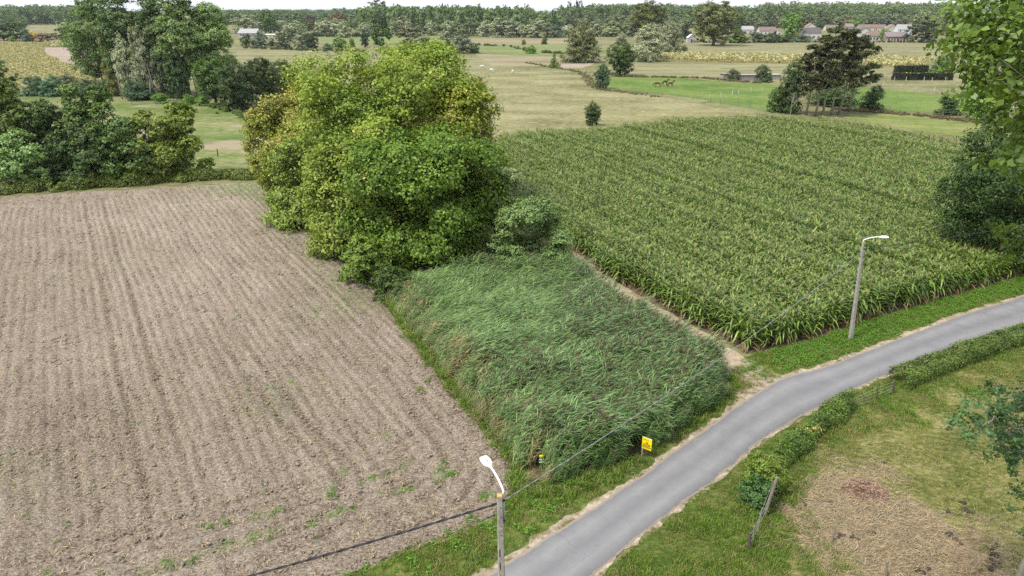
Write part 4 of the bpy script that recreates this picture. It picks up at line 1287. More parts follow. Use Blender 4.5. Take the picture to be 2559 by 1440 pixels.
# bramble band under them, along the field edge
def hedge(name, label, line, width, height, leaves, ls, col, cat='hedge', seed=1, lumps=0.25, group=None, square=False, aut=0.0, stems=True):
    g = np.random.default_rng(seed)
    L_ = spline(line, 0.25)
    root = empty(name, (L_[len(L_) // 2][0], L_[len(L_) // 2][1], 0))
    tag(root, label, cat, group)
    o = np.array([L_[len(L_) // 2][0], L_[len(L_) // 2][1], 0])
    T = np.gradient(L_, axis=0); T /= np.linalg.norm(T, axis=1)[:, None]
    N2 = np.stack([-T[:, 1], T[:, 0]], 1)
    i = g.integers(0, len(L_), leaves)
    ph = g.uniform(0, math.pi, leaves)
    hh = height * (1 + lumps * lattice_noise(L_[i, 0], L_[i, 1], 1.6, seed) + 0.5 * lumps * lattice_noise(L_[i, 0], L_[i, 1], 0.6, seed + 1))
    ww = width / 2 * (1 + lumps * lattice_noise(L_[i, 0] + 50, L_[i, 1], 1.4, seed + 2))
    rr_ = 1 - 0.25 * g.random(leaves) ** 2
    e = 0.45 if square else 0.8
    cs, sn = np.cos(ph), np.sin(ph)
    sx = np.sign(cs) * np.abs(cs) ** e * ww * rr_
    sz = np.abs(sn) ** e * hh * rr_
    P = np.column_stack([L_[i] + N2[i] * sx[:, None] + g.normal(0, 0.07, (leaves, 2)), sz + g.normal(0, 0.05, leaves)])
    P[:, 2] = np.clip(P[:, 2], 0.03, None)
    Nn = np.column_stack([N2[i] * cs[:, None], sn]) + g.normal(size=(leaves, 3)) * 0.5 + np.array([0, 0, 0.3])
    Nn /= np.linalg.norm(Nn, axis=1)[:, None]
    V, Fc = leaves_np(P - o, Nn, ls * g.uniform(0.6, 1.4, leaves), g)
    cl_ = 0.5 + 0.5 * lattice_noise(P[:, 0] * 1.0 + P[:, 2], P[:, 1] + P[:, 2], 0.5, seed + 4)
    v = np.clip(0.5 * cl_ + 0.5 * g.random(leaves), 0, 1)
    t = np.clip(0.5 + 0.3 * lattice_noise(P[:, 0], P[:, 1], 1.5, seed + 7) + 0.3 * (g.random(leaves) - 0.5), 0, 0.999)
    c = link('foliage', np_mesh(name + '_foliage', V, Fc, {'v': v, 't': t}, mat=M_LEAF), root)
    c.color = (col[0] * 1.3, col[1] * 1.3, col[2] * 1.2, aut)
    if stems:
        mb = MB()
        for k in range(0, len(L_), 5):
            x, y = L_[k] - o[:2] + g.normal(0, width * 0.12, 2)
            mb.tube([(x, y, 0), (x + g.normal(0, .08), y + g.normal(0, .08), height * 0.45), (x + g.normal(0, .2), y + g.normal(0, .2), height * 0.85)], [0.03, 0.022, 0.008], 4, False)
        s = mb.build('stems', M_BARK, root)
        s['kind'] = 'stuff'
    return root
hedge('bramble_hedge', 'low bramble hedge along the far edge of the ploughed field below the alders', GP([(-120, 492), (60, 478), (200, 470), (330, 462), (460, 450), (560, 446), (670, 442)]), 2.6, 1.25, 16000, 0.26, (0.085, 0.112, 0.022), seed=471, lumps=0.7, aut=0.12)
hedge('low_hedge', 'low overgrown hedge beside the road curve, dark on its paddock side', GP([(1900, 1222), (1950, 1160), (2010, 1105), (2065, 1060), (2118, 1022)]), 1.05, 1.12, 9500, 0.105, (0.072, 0.118, 0.024), seed=472, lumps=0.6, aut=0.22)
hedge('clipped_hedge', 'long clipped hedge between the road and the paddock at the right edge', GP([(2243, 965), (2330, 930), (2430, 893), (2530, 858), (2640, 820), (2800, 765)]), 1.35, 1.15, 26000, 0.11, (0.075, 0.115, 0.026), seed=473, lumps=0.12, square=True, aut=0.08)
thicket('hedge_bush', 'yellow green bush at the lower end of the hedge by the road curve', 1905, 1225, 125, 1.9, (0.10, 0.145, 0.025), 5000, 0.10, 474, rb=0.45, aut=0.05)
thicket('hedge_bush', 'dark bush leaning on the leaning post below the hedge by the road', 1890, 1258, 105, 1.6, (0.05, 0.10, 0.03), 4500, 0.10, 475, rb=0.4)

# ---- right side: dark tree behind the road, near poplar, young poplar
def at_blobs(specs):
    return np.array([(x, y, z, r) for x, y, z, r in specs])
g = np.random.default_rng(481)
bl = env_blobs(48, g, lambda t: 6.2 * P_ROUND(t), 15.4, 1.6, 0.6)
big_tree('dark_tree', 'dark leafy tree behind the road at the right edge, overhanging the maize', (XAT(2556, 59, 7), 59.5, 0), bl, 44000, 0.24, (9, 0.25), (0.028, 0.054, 0.013, 0.03), seed=482, twig_r=0.33)

g = np.random.default_rng(483)
px_, py_ = 18.6, 15.0
spec = []
for k in range(60):                      # leafy shoots in the top right corner, measured from the photograph
    qx = g.uniform(2395, 2650); qy = g.uniform(-40, 245)
    if qx < 2430 and (qy < 40 or qy > 190): continue
    spec.append((qx, qy, g.uniform(13.5, 17.5), g.uniform(0.42, 0.7)))
for k in range(16):
    qy = g.uniform(270, 450); qx = g.uniform(2490 + 0.1 * abs(qy - 380), 2650)
    spec.append((qx, qy, g.uniform(14, 17.5), g.uniform(0.4, 0.62)))
for qx, qy in ((2525, 575), (2550, 590), (2560, 615), (2545, 640), (2585, 600), (2600, 650), (2575, 520), (2590, 470)):
    spec.append((qx, qy, 16.5, 0.36))
bl = []
for qx, qy, YY, rr_ in spec:
    z = ZAT(qy, YY); bl.append((XAT(qx, YY, z) - px_, YY - py_, z, rr_))
bl2 = env_blobs(16, g, lambda t: 2.4, 7.5, 1.0, 18.0)
bl2[:, 0] += 1.2
bl0 = np.array(bl)
bl3 = bl0[g.choice(len(bl0), 34)] * np.array([0.62, 0.62, 1, 1]); bl3[:, :3] += g.normal(0, 0.5, (34, 3)); bl3[:, 2] -= 0.5; bl3[:, 3] = 0.62
bl = np.vstack([bl0, bl2, bl3])
def shoots(root, blobs, zt, rad, base, lean, g, mat):
    """boughs that leave the stem a little below each shoot and curve up into it"""
    mb = MB()
    def curve(p0, p1, r0, r1, bow):
        t = np.linspace(0, 1, 6)
        q = p0 * (1 - t)[:, None] + p1 * t[:, None]
        q[:, 2] += np.sin(t * math.pi) * bow
        q[1:-1] += g.normal(0, 0.05 * np.linalg.norm(p1 - p0), (4, 3)) * (1, 1, 0.5)
        mb.tube(q, r0 + (r1 - r0) * t, 5, False)
        return q
    C_ = blobs[:, :3]
    seeds = [int(g.integers(0, len(C_)))]
    while len(seeds) < 9:                                  # spread-out bough ends
        d_ = np.min([np.linalg.norm(C_ - C_[k], axis=1) for k in seeds], axis=0)
        seeds.append(int(np.argmax(d_)))
    grp = np.argmin([np.linalg.norm(C_ - C_[k], axis=1) for k in seeds], axis=0)
    for j in range(9):
        mem = np.where(grp == j)[0]
        if not len(mem): continue
        cen = C_[mem].mean(0) * np.array([0.8, 0.8, 1.0])
        z0 = max(1.5, cen[2] - 0.75 * np.linalg.norm(cen[:2]))
        bough = curve(np.array([0, 0, z0]), cen, 0.075, 0.03, -0.3)
        for k in mem:
            st_ = bough[int(g.integers(2, 6))]
            curve(st_, C_[k], 0.022, 0.006, g.uniform(-0.15, 0.15))
    mb.build('branches', mat, root, True)
np_root = big_tree('poplar_tree', 'tall near poplar whose leafy branches fill the top right corner', (px_, py_, 0), bl, 15500, 0.155, (25, 0.24), (0.080, 0.130, 0.018, 0.0), mat=M_LEAFG, bark=M_BARKP, seed=484, twig_r=0.48, limbs=0, up=0.3)
shoots(np_root, bl[: len(spec)], 25, 0.24, (0, 0), (0, 0), g, M_BARKP)
g = np.random.default_rng(485)
YX, YYp = XAT(2680, 20.5, 8), 20.5
spec = []
for k in range(46):
    qy = g.uniform(985, 1140); qx = g.uniform(2400 + 0.35 * abs(qy - 1060), 2680)
    spec.append((qx, qy, g.uniform(19, 21.5), g.uniform(0.33, 0.55)))
for qx, qy in ((2490, 965), (2545, 960), (2600, 950), (2535, 1175), (2560, 1200), (2540, 1235), (2575, 1250), (2530, 1290), (2560, 1310), (2590, 1290), (2600, 1200), (2610, 1340)):
    spec.append((qx, qy, 20.2, 0.33))
bl = []
for qx, qy, YY, rr_ in spec:
    z = ZAT(qy, YY); bl.append((XAT(qx, YY, z) - YX, YY - YYp, z, rr_))
bl2 = env_blobs(10, g, lambda t: 1.7, 6.0, 0.8, 4.0); bl2[:, 0] += 1.2
bl = np.vstack([np.array(bl), bl2])
yp = big_tree('poplar_tree', 'young poplar in the paddock reaching in at the lower right edge', (YX, YYp, 0), bl, 6000, 0.15, (9.4, 0.13), (0.050, 0.100, 0.034, 0.0), mat=M_LEAFG, bark=M_BARKP, seed=486, twig_r=0.55, limbs=0, up=0.3)
shoots(yp, bl[: len(spec)], 9.4, 0.13, (0, 0), (0, 0), g, M_BARKP)
# stub of a roadside trunk at the right edge
mb = MB()
x, y = G(2551, 838)
mb.tube([(0, 0, 0), (0.1, 0, 0.9), (0.35, 0.1, 2.2)], [0.30, 0.24, 0.21], 9)
rt = empty('pollard_tree', (x, y, 0)); tag(rt, 'grey pollard trunk at the roadside on the right edge of the picture', 'tree')
mb.build('trunk', M_BARKP, rt, True)
mb = MB()
for k in range(9):
    a = k * 0.7
    mb.tube([(0.33, 0.1, 2.1), (0.33 + 0.25 * math.cos(a), 0.1 + 0.25 * math.sin(a), 2.35 + 0.03 * k), (0.33 + 0.5 * math.cos(a), 0.1 + 0.5 * math.sin(a), 2.7 + 0.06 * k)], [0.035, 0.022, 0.006], 4)
mb.build('twigs', M_BARKP, rt)
# ------------------------------------------------------------------ middle distance and background trees
T = tree
gP = 'poplars of the tall grove left'
for k, (px, py, w, h, c, lb) in enumerate([
        (265, 232, 150, 262, (0.072, 0.108, 0.036), 'tall poplar at the left end of the grove'), (345, 238, 130, 275, (0.055, 0.085, 0.032), 'tall dark poplar second from the left in the grove'),
        (420, 240, 120, 262, (0.050, 0.078, 0.030), 'tall poplar in the middle of the grove, half hidden'), (478, 244, 130, 285, (0.085, 0.125, 0.042), 'tallest pale poplar in the grove, right of its middle'),
        (548, 240, 125, 232, (0.082, 0.118, 0.040), 'broad poplar at the right end of the grove')]):
    x, y = G(px, py); zt = ZAT(py - h, y); ww = w / PPM(y)
    g = np.random.default_rng(500 + k)
    bl = env_blobs(48, g, lambda t: ww / 2 * 1.08 * P_TALL(t), zt * 0.82, 2.0, zt * 0.18)
    big_tree('poplar_tree', lb, (x, y, 0), bl, 26000, 0.50, (zt * 0.85, 0.26), (c[0] * 1.6, c[1] * 1.6, c[2] * 1.6, 0.0), group=gP, bark=M_BARKP, seed=510 + k, twig_r=0.36)
for k, (px, py, w, h, c, lb) in enumerate([(330, 244, 60, 150, 'grey', 'grey leaved young poplar under the grove, left'), (372, 246, 62, 172, 'grey', 'grey leaved young poplar under the middle of the grove'), (420, 246, 60, 140, (0.08, 0.10, 0.055, 0), 'grey green young poplar under the grove right of the middle'), (296, 240, 55, 110, 'olive', 'small olive tree at the left foot of the grove'), (455, 250, 60, 120, 'dark', 'dark young tree at the foot of the tallest poplar')]):
    T('young_tree', lb, px, py, w, h, 'tall', c, hi=True, group=gP)
mbk = 0
for k in range(14):                      # bare stems at the foot of the grove
    px = 285 + k * 17 + (k * 37 % 11); py = 238 + (k * 53 % 14)
    x, y = G(px, py)
    mb = MB(); hgt = 5 + (k * 29 % 5)
    mb.tube([(0, 0, 0), (0.15 * (k % 3 - 1), 0, hgt * 0.5), (0.5 * (k % 3 - 1), 0, hgt)], [0.16, 0.13, 0.07], 6)
    r_ = mb.build('tree_stem', M_BARKP, None, True, (x, y, 0))
    tag(r_, 'slim pale bare stem among the trunks at the foot of the poplar grove', 'tree stem', 'pale stems under the poplar grove')
for px, py, w, h, kd, c, lb in [
        (540, 262, 95, 115, 'round', 'green', 'mid green round tree between the grove and the maples'), (605, 275, 110, 118, 'round', (0.030, 0.048, 0.016, 0.0), 'dark dense tree left of the golden maple'),
        (658, 262, 90, 118, 'round', (0.034, 0.052, 0.016, 0.0), 'dark tall tree peeping over the golden maple'), (715, 240, 80, 92, 'round', (0.055, 0.075, 0.022, 0.0), 'dark olive tree behind the pale maple with a pointed top'),
        (90, 238, 66, 46, 'bush', 'teal', 'blue green pollard willow, leftmost of the low row'), (135, 240, 62, 50, 'bush', 'teal', 'blue green pollard willow, second of the low row'), (170, 238, 60, 50, 'bush', 'blue', 'blue green pollard willow, third of the low row'),
        (228, 240, 60, 44, 'bush', 'teal', 'blue green pollard willow, fourth of the low row'), (262, 240, 42, 40, 'bush', 'teal', 'small blue green pollard willow before the left poplar'), (352, 250, 72, 44, 'bush', 'teal', 'wide blue green pollard willow before the grove'),
        (405, 258, 44, 24, 'bush', 'bright', 'bright green shrub on the pasture below the grove'), (472, 260, 32, 24, 'bush', 'bright', 'small bright shrub under the tallest poplar'), (435, 262, 40, 14, 'bush', 'grey', 'grey weedy shrub between the two bright shrubs'), (508, 264, 36, 26, 'bush', 'bright', 'light green shrub in front of the round tree')]:
    T('pollard_willow' if 'pollard' in lb else ('shrub' if 'shrub' in lb else 'broad_tree'), lb, px, py, w, h, kd, c, 'bush' if 'shrub' in lb else 'tree', hi=True)

for px, py, w, h, kd, c, lb in [
        (1451, 156, 94, 93, 'willow', (0.085, 0.092, 0.042, 0.0), 'big olive willow standing alone in the middle fields'), (1548, 190, 78, 88, 'round', (0.045, 0.068, 0.018, 0.02), 'dark green spreading tree at the corner of the horse pasture'),
        (1615, 154, 86, 93, 'willow', (0.175, 0.190, 0.125, 0.0), 'silver grey willow, left and nearer of a pair'), (1672, 138, 64, 82, 'willow', (0.165, 0.18, 0.118, 0.0), 'silver grey willow, right and farther of a pair'),
        (1782, 114, 118, 112, 'round', (0.075, 0.085, 0.030, 0.03), 'huge spreading tree rising above the forest, right of the silver willows'), (1617, 92, 98, 92, 'round', (0.082, 0.095, 0.026, 0.10), 'huge tree with yellowing right side behind the silver willows'),
        (1504, 222, 44, 60, 'tall', (0.040, 0.072, 0.036, 0.0), 'dark blue green egg shaped shrub tree at the pasture fence'), (1480, 314, 46, 58, 'tall', (0.04, 0.065, 0.02, 0.0), 'dark upright bush at the far edge of the maize'),
        (1385, 170, 30, 40, 'cone', 'lime', 'yellow green cone shaped bush beside the hay meadow'), (1327, 134, 28, 21, 'bush', 'bright', 'small bright green bush in the green crop strip'),
        (1361, 111, 16, 18, 'bush', 'dark', 'tiny dark round bush on the stubble strip'), (1309, 112, 11, 14, 'bush', 'olive', 'tiny olive bush on the stubble strip'), (1553, 110, 34, 26, 'bush', 'grey', 'pale grey bush behind the dark spreading tree'),
        (1833, 200, 34, 27, 'bush', (0.05, 0.075, 0.03, 0), 'pollard willow before the left end of the low sheds'), (1906, 205, 44, 42, 'bush', (0.05, 0.082, 0.035, 0), 'pollard willow before the right end of the low sheds'),
        (1707, 137, 22, 24, 'bush', 'lime', 'small yellow green bush right of the silver willows'), (2365, 286, 60, 48, 'bush', 'dark', 'dark round bush on the fence line before the small field tree'),
        (2436, 301, 92, 125, 'round', 'bright', 'small field tree with a clear trunk near the right edge'), (2346, 190, 48, 50, 'bush', (0.05, 0.10, 0.03, 0), 'green bush behind the clipped dark hedges'), (2470, 305, 60, 30, 'bush', 'green', 'low rough bush right of the small field tree'),
        (2178, 275, 56, 60, 'bush', (0.03, 0.055, 0.022, 0), 'dark bush at the right foot of the pines'), (1970, 284, 70, 130, 'tall', (0.040, 0.066, 0.022, 0.0), 'leafy dark tree at the left of the pine group'), (1945, 280, 60, 60, 'bush', (0.04, 0.07, 0.02, 0), 'low leafy bush at the left foot of the pine group'),
        (2075, 262, 120, 60, 'bush', (0.045, 0.085, 0.022, 0), 'green undergrowth bush behind the pine trunks')]:
    T('shrub' if ('bush' in lb or 'shrub' in lb) else ('willow_tree' if 'willow' in lb else 'field_tree'), lb, px, py, w, h, kd, c, 'bush' if ('bush' in lb or 'shrub' in lb) else 'tree', hi=True)

# pines
M_NEEDLE = M_LEAF
for k, (px, py, topy, wpx, lean) in enumerate([(2014, 288, 112, 86, 0.0), (2037, 291, 90, 96, 0.02), (2056, 290, 70, 104, 0.0), (2077, 289, 64, 104, 0.01), (2094, 287, 88, 120, 0.10), (2122, 280, 104, 118, 0.06)]):
    x, y = G(px, py); zt = ZAT(topy, y); ww = wpx / PPM(y)
    g = np.random.default_rng(540 + k)
    bl = []
    for j in range(34):
        t = g.uniform(0, 1) ** 0.9
        zz = zt * (0.36 + 0.62 * t)
        a = g.uniform(0, 6.28); rr_ = ww / 2 * (1.0 - 0.55 * t) * math.sqrt(g.random())
        bl.append((rr_ * math.cos(a) + lean * zz, rr_ * math.sin(a), zz, g.uniform(0.7, 1.15)))
    rd = ['leftmost', 'second', 'third', 'fourth', 'leaning fifth', 'sixth and rightmost'][k]
    big_tree('pine_tree', rd + ' dark pine of the group, with a bare grey trunk', (x, y, 0), np.array(bl), 7500, 0.42, (zt * 0.96, 0.24), (0.052, 0.062, 0.024, 0.0), group='pines at the far maize edge', bark=M_BARKPINE, seed=550 + k, squash=0.42, twig_r=0.42, limbs=18, lean=(lean, 0))
# dead tree in front of them
x, y = G(1974, 290)
mb = MB(); g = np.random.default_rng(560)
def twig(p, d, L_, r, depth):
    q = p + d * L_
    mb.tube([p, (p + q) / 2 + g.normal(0, 0.03 * L_, 3), q], [r, r * 0.75, r * 0.5], 4, False)
    if depth:
        for k in range(3):
            dd = d + g.normal(0, 0.42, 3) + np.array([0, 0, 0.15]); dd /= np.linalg.norm(dd)
            twig(p + (q - p) * g.uniform(0.55, 1.0), dd, L_ * 0.68, r * 0.55, depth - 1)
twig(np.zeros(3), np.array([0, 0, 1.0]), 2.4, 0.10, 4)
dt = empty('dead_tree', (x, y, 0)); tag(dt, 'bare pale dead tree in front of the pine group', 'tree')
mb.build('branches', M_BARKP, dt)
# brush pile
x, y = G(2402, 288)
mb = MB()
for k in range(110):
    a = g.uniform(0, 6.28); r_ = 1.9 * math.sqrt(g.random()); hh = 0.9 * (1 - r_ / 2.2)
    c0 = np.array([r_ * math.cos(a) * 1.3, r_ * math.sin(a), hh * g.random()])
    d = g.normal(0, 1, 3) * (1, 1, 0.35); d /= np.linalg.norm(d)
    mb.tube([c0 - d * 0.6, c0 + g.normal(0, .08, 3), c0 + d * 0.6], [0.02, 0.03, 0.01], 4, False)
o = mb.build('brush_pile', plain_mat('cut_twigs', (0.17, 0.13, 0.11)), None, False, (x, y, 0.05)); tag(o, 'grey heap of cut branches beside the small field tree', 'brush pile')

# ---- trees and bushes of the far fields, each with its own place
def fars(rows, name, cat, lab, group=None):
    for px, py, w, h, kd, c, lb in rows:
        T(name, lb if lb else lab, px, py, w, h, kd, c, cat, group if not lb else None)
fars([(618, 118, 32, 34, 'bush', 'dark', 'dark bush at the left end of the line before the grey barn'), (652, 119, 44, 38, 'bush', 'blue', 'bluish round bush beside the dark one before the grey barn'), (680, 116, 26, 20, 'bush', 'dark', 'low dark bush right of the bluish one before the barn'),
      (712, 123, 44, 48, 'willow', 'blue', 'dark bluish willow at the left of the dense field clump'), (738, 100, 62, 46, 'willow', 'grey', 'pale willow rising behind the dense field clump'), (757, 125, 46, 52, 'willow', (0.11, 0.13, 0.085, 0), 'grey green willow in the dense field clump'), (778, 125, 40, 42, 'round', (0.04, 0.062, 0.026, 0), 'dark green tree at the right of the dense field clump'),
      (820, 126, 26, 18, 'bush', 'teal', 'low bluish bush left of the bright green tree'), (850, 126, 34, 36, 'round', 'bright', 'small bright green tree along the far ditch'), (881, 126, 20, 30, 'tall', 'green', 'slim small tree right of the bright green one'), (912, 119, 25, 36, 'tall', (0.028, 0.045, 0.02, 0), 'small dark oval tree along the far ditch'),
      (955, 118, 52, 58, 'loose', 'green', 'open crowned tree right of the dark oval one'), (1033, 110, 84, 48, 'willow', (0.115, 0.115, 0.065, 0), 'wide brownish willow behind the maple top'), (1054, 126, 58, 42, 'willow', 'grey', 'grey willow in front of the wide brownish one'),
      (1100, 128, 42, 18, 'bush', 'teal', 'low bluish hedge bush left of the thick willow clump'), (1121, 131, 20, 34, 'tall', 'dark', 'small dark tree at the left of the thick willow clump'), (1158, 133, 60, 57, 'willow', (0.125, 0.145, 0.10, 0), 'thick grey green willow clump right of the maple top'), (1188, 134, 26, 26, 'bush', 'dark', 'small dark bush at the right foot of the thick willow clump'), (1120, 99, 54, 46, 'willow', 'grey', 'rounded grey willow behind the thick willow clump'),
      (862, 95, 40, 40, 'willow', 'grey', 'pale round willow standing forward of the far row'), (672, 84, 44, 62, 'tall', 'green', 'tall green tree beside the far barn'), (613, 84, 66, 46, 'willow', 'grey', 'wide grey willow above the barn roof'),
      (709, 60, 34, 30, 'round', 'copper', 'brownish tree left of the far orchard'), (780, 76, 44, 40, 'round', 'copper', 'russet tree of the far orchard'), (847, 68, 44, 36, 'round', 'brown', 'brown tipped tree of the far orchard'), (943, 62, 60, 64, 'tall', 'poplar', 'round headed giant at the left end of the plantation'), (810, 70, 40, 34, 'round', 'green', 'green tree between the russet ones of the orchard'),
      (1382, 80, 18, 56, 'spire', 'dark', 'slender dark poplar left of the white house'), (1423, 66, 15, 66, 'spire', 'dark', 'leftmost of three slim poplars above the forest'), (1439, 66, 15, 62, 'spire', 'dark', 'middle one of three slim poplars above the forest'), (1451, 66, 16, 67, 'spire', 'dark', 'rightmost of three slim poplars above the forest'),
      (1386, 94, 46, 30, 'bush', 'blue', 'dark bush below the white house'), (1840, 108, 48, 36, 'bush', 'green', 'round green bush right of the huge spreading tree'), (1848, 80, 30, 46, 'tall', 'dark', 'dark tree behind the round green bush'), (1710, 98, 34, 34, 'bush', (0.025, 0.035, 0.02, 0), 'very dark bush between the silver willows and the grey shed'),
      (1976, 98, 54, 70, 'tall', 'bright', 'tall bright tree standing among the village roofs'), (1889, 80, 18, 26, 'cone', 'blue', 'small blue spruce among the village roofs'), (1947, 64, 42, 36, 'round', 'poplar', 'rounded tree behind the left village houses'), (2031, 58, 48, 36, 'willow', 'grey', 'pale rounded tree behind the village'), (2084, 66, 66, 48, 'round', 'green', 'broad green tree behind the village centre'),
      (2118, 72, 30, 22, 'round', 'yellow', 'yellowing tree among the village roofs'), (2142, 74, 28, 30, 'round', 'bright', 'bright garden tree among the village roofs'), (2049, 74, 26, 22, 'bush', 'dark', 'dark garden tree by the orange roof'), (2205, 104, 24, 30, 'round', 'bright', 'small bright tree before the low village house'), (2263, 102, 14, 18, 'cone', 'dark', 'small dark conifer before the white village house'),
      (2302, 106, 76, 64, 'willow', (0.055, 0.068, 0.038, 0), 'big dark tree at the right end of the village'), (2290, 74, 36, 24, 'round', 'yellow', 'yellowish tree above the right end of the village'), (1990, 96, 30, 22, 'bush', 'yellow', 'yellow garden bush right of the tall bright tree'),
      (1888, 106, 48, 26, 'bush', (0.075, 0.088, 0.06, 0), 'grey green garden hedge bush at the left of the village'), (1927, 107, 50, 24, 'bush', 'dark', 'dark garden bush next to the grey green one'), (1962, 106, 50, 20, 'bush', 'dark', 'low dark garden bush under the tall bright tree'), (2006, 106, 44, 20, 'bush', 'blue', 'bluish garden bush left of the pines'), (1846, 108, 40, 30, 'bush', 'olive', 'olive bush at the far left of the village'),
      (10, 102, 44, 44, 'round', 'copper', 'copper coloured tree at the left edge'), (40, 102, 60, 50, 'round', 'dark', 'dark tree right of the copper one'), (66, 104, 30, 34, 'bush', 'blue', 'dim bluish bush left of the yellow tree'), (81, 103, 28, 27, 'round', (0.34, 0.24, 0.03, 0.2), 'golden yellow tree on the far field edge'), (117, 104, 52, 22, 'bush', 'brown', 'brownish low thicket right of the golden tree'), (166, 105, 50, 36, 'round', 'dark', 'dark green tree right of the brownish thicket'), (196, 106, 44, 40, 'round', (0.06, 0.09, 0.025, 0), 'green tree touching the left poplar'), (33, 104, 18, 14, 'bush', 'lime', 'small light bush at the foot of the dark tree'),
      (14, 60, 60, 34, 'willow', 'grey', 'pale far tree at the left edge by the hamlet'), (38, 60, 24, 26, 'round', 'green', 'green far tree left of the white farmhouse'), (54, 58, 18, 22, 'tall', 'dark', 'slim dark tree beside the white farmhouse'), (92, 57, 24, 18, 'round', 'dark', 'dark round tree between the farmhouses'), (118, 48, 28, 20, 'round', 'purple', 'purple leaved tree behind the farmhouses'), (146, 49, 32, 20, 'round', 'poplar', 'round tree behind the white barns')], 'far_tree', 'tree', '')
gW = 'willows of the far row'
for px, py, w, h in [(812, 90, 54, 42), (842, 90, 52, 42), (913, 89, 40, 32), (982, 87, 24, 40), (1009, 87, 44, 46), (1078, 89, 34, 38), (1170, 90, 46, 40), (1216, 92, 48, 40), (1261, 93, 74, 48), (1298, 93, 40, 36), (1343, 94, 66, 46), (1140, 88, 40, 36), (1492, 91, 50, 40), (1530, 92, 52, 38), (1560, 92, 48, 34), (1590, 92, 40, 34), (1655, 92, 50, 36), (1690, 90, 46, 38), (1420, 93, 40, 30)]:
    T('far_willow', 'rounded grey green willow in the long row closing the far fields', px, py, w, h, 'willow', 'grey' if (px * 7) % 3 else (0.13, 0.155, 0.085, 0), 'tree', gW)
for px, py, w, h in [(640, 60, 50, 30), (590, 62, 40, 36), (745, 62, 40, 30), (880, 58, 40, 28), (765, 56, 36, 26), (1060, 60, 50, 30), (1100, 62, 46, 30), (1480, 66, 50, 36), (1520, 66, 50, 34), (1560, 64, 50, 34), (1700, 62, 46, 32), (1740, 62, 40, 30), (1865, 66, 40, 34), (1910, 62, 50, 34), (1990, 56, 40, 30), (2170, 62, 44, 26), (2220, 60, 50, 26), (2260, 58, 40, 24)]:
    T('far_tree', 'hazy round tree in the belt before the distant forest', px, py, w, h, 'round' if px % 20 else 'willow', 'poplar', 'tree', 'hazy trees before the distant forest')

# ---- forests that read as one mass
def wood(name, rows, cols, seed, kinds=('tall', 'round')):
    g = np.random.default_rng(seed)
    P, S, = [], []
    for x0, x1, Y0, Y1, n, h0, h1, w in rows:
        for k in range(n):
            Y = Y0 + (Y1 - Y0) * ((k % 3) / 2.0 + g.normal(0, 0.12))
            X = XAT(x0 + (x1 - x0) * (k + g.uniform(-0.5, 0.5)) / n, Y, 10)
            P.append((X, Y, 0)); hh = g.uniform(h0, h1); ww = w * g.uniform(0.8, 1.25)
            S.append((ww, ww, hh))
    protos = [PRO[kd][j][1] for kd in kinds for j in range(3)]
    o = scatter(name, P, protos, np.array(S), g.uniform(0, 6.28, len(P)))
    o.color = (*[c * 2.6 for c in cols[0]], 0)
    return o
cg = [(0.060, 0.085, 0.034), (0.050, 0.075, 0.034), (0.070, 0.092, 0.038)]
wood('poplar_plantation', [(905, 1330, 720, 800, 95, 23, 27.5, 13), (1330, 1400, 780, 840, 16, 17, 23, 13)], [(0.070, 0.100, 0.040), (0.062, 0.090, 0.038), (0.078, 0.106, 0.042)], 601, ('tall',))
wood('distant_forest', [(1400, 2420, 1000, 1250, 260, 22, 29, 17), (1470, 1800, 1300, 1500, 80, 28, 33, 18)], cg, 602)
wood('distant_forest', [(1900, 2400, 1300, 1600, 130, 30, 37, 20), (1950, 2300, 1050, 1150, 60, 24, 28, 15)], [(0.078, 0.098, 0.040)], 605)
wood('forest_edge', [(1400, 2420, 925, 990, 110, 11, 18, 16), (2300, 2620, 700, 900, 60, 16, 22, 16)], [(0.085, 0.100, 0.052)], 606)
wood('forest_edge', [(1420, 2400, 925, 985, 55, 12, 20, 17)], [(0.055, 0.070, 0.030)], 607)
wood('distant_forest', [(-60, 225, 1150, 1350, 110, 20, 27, 18), (-60, 225, 1500, 1800, 60, 27, 34, 22), (-40, 60, 900, 1000, 14, 12, 18, 14)], cg, 603)
wood('distant_forest', [(540, 940, 1500, 1900, 110, 14, 22, 22), (560, 760, 1150, 1300, 60, 16, 22, 18), (830, 930, 1400, 1600, 30, 18, 26, 20), (520, 960, 3000, 4500, 90, 18, 26, 40), (600, 920, 800, 950, 40, 8, 13, 12)], cg, 604)
# low crop belts and rough hedgerow growth
def belt(name, pix, width, h, n, col, seed):
    g = np.random.default_rng(seed)
    L_ = spline(GP(pix), 3.0)
    i = g.integers(0, len(L_), n)
    P = np.column_stack([L_[i] + g.normal(0, width / 2, (n, 2)), np.zeros(n)])
    hh = h * g.uniform(0.6, 1.3, n)
    o = scatter(name, P, [PRO['bush'][j][1] for j in range(3)], np.column_stack([hh * 1.7, hh * 1.7, hh]), g.uniform(0, 6.28, n))
    o.color = (*[c * 1.5 for c in col], 0)
belt('hedgerow_growth', [(780, 92), (900, 92), (1000, 91)], 6, 3.0, 60, (0.05, 0.075, 0.03), 611)
belt('hedgerow_growth', [(10, 57), (60, 58), (190, 60)], 10, 4.0, 50, (0.05, 0.08, 0.03), 612)
belt('hedgerow_growth', [(1190, 113), (1280, 118), (1345, 131), (1480, 137)], 3, 1.3, 60, (0.08, 0.11, 0.03), 613)
belt('ditch_growth', [(1320, 158), (1400, 172), (1450, 182), (1470, 200), (1488, 220), (1560, 231), (1640, 242)], 1.8, 0.42, 420, (0.17, 0.165, 0.075), 614)
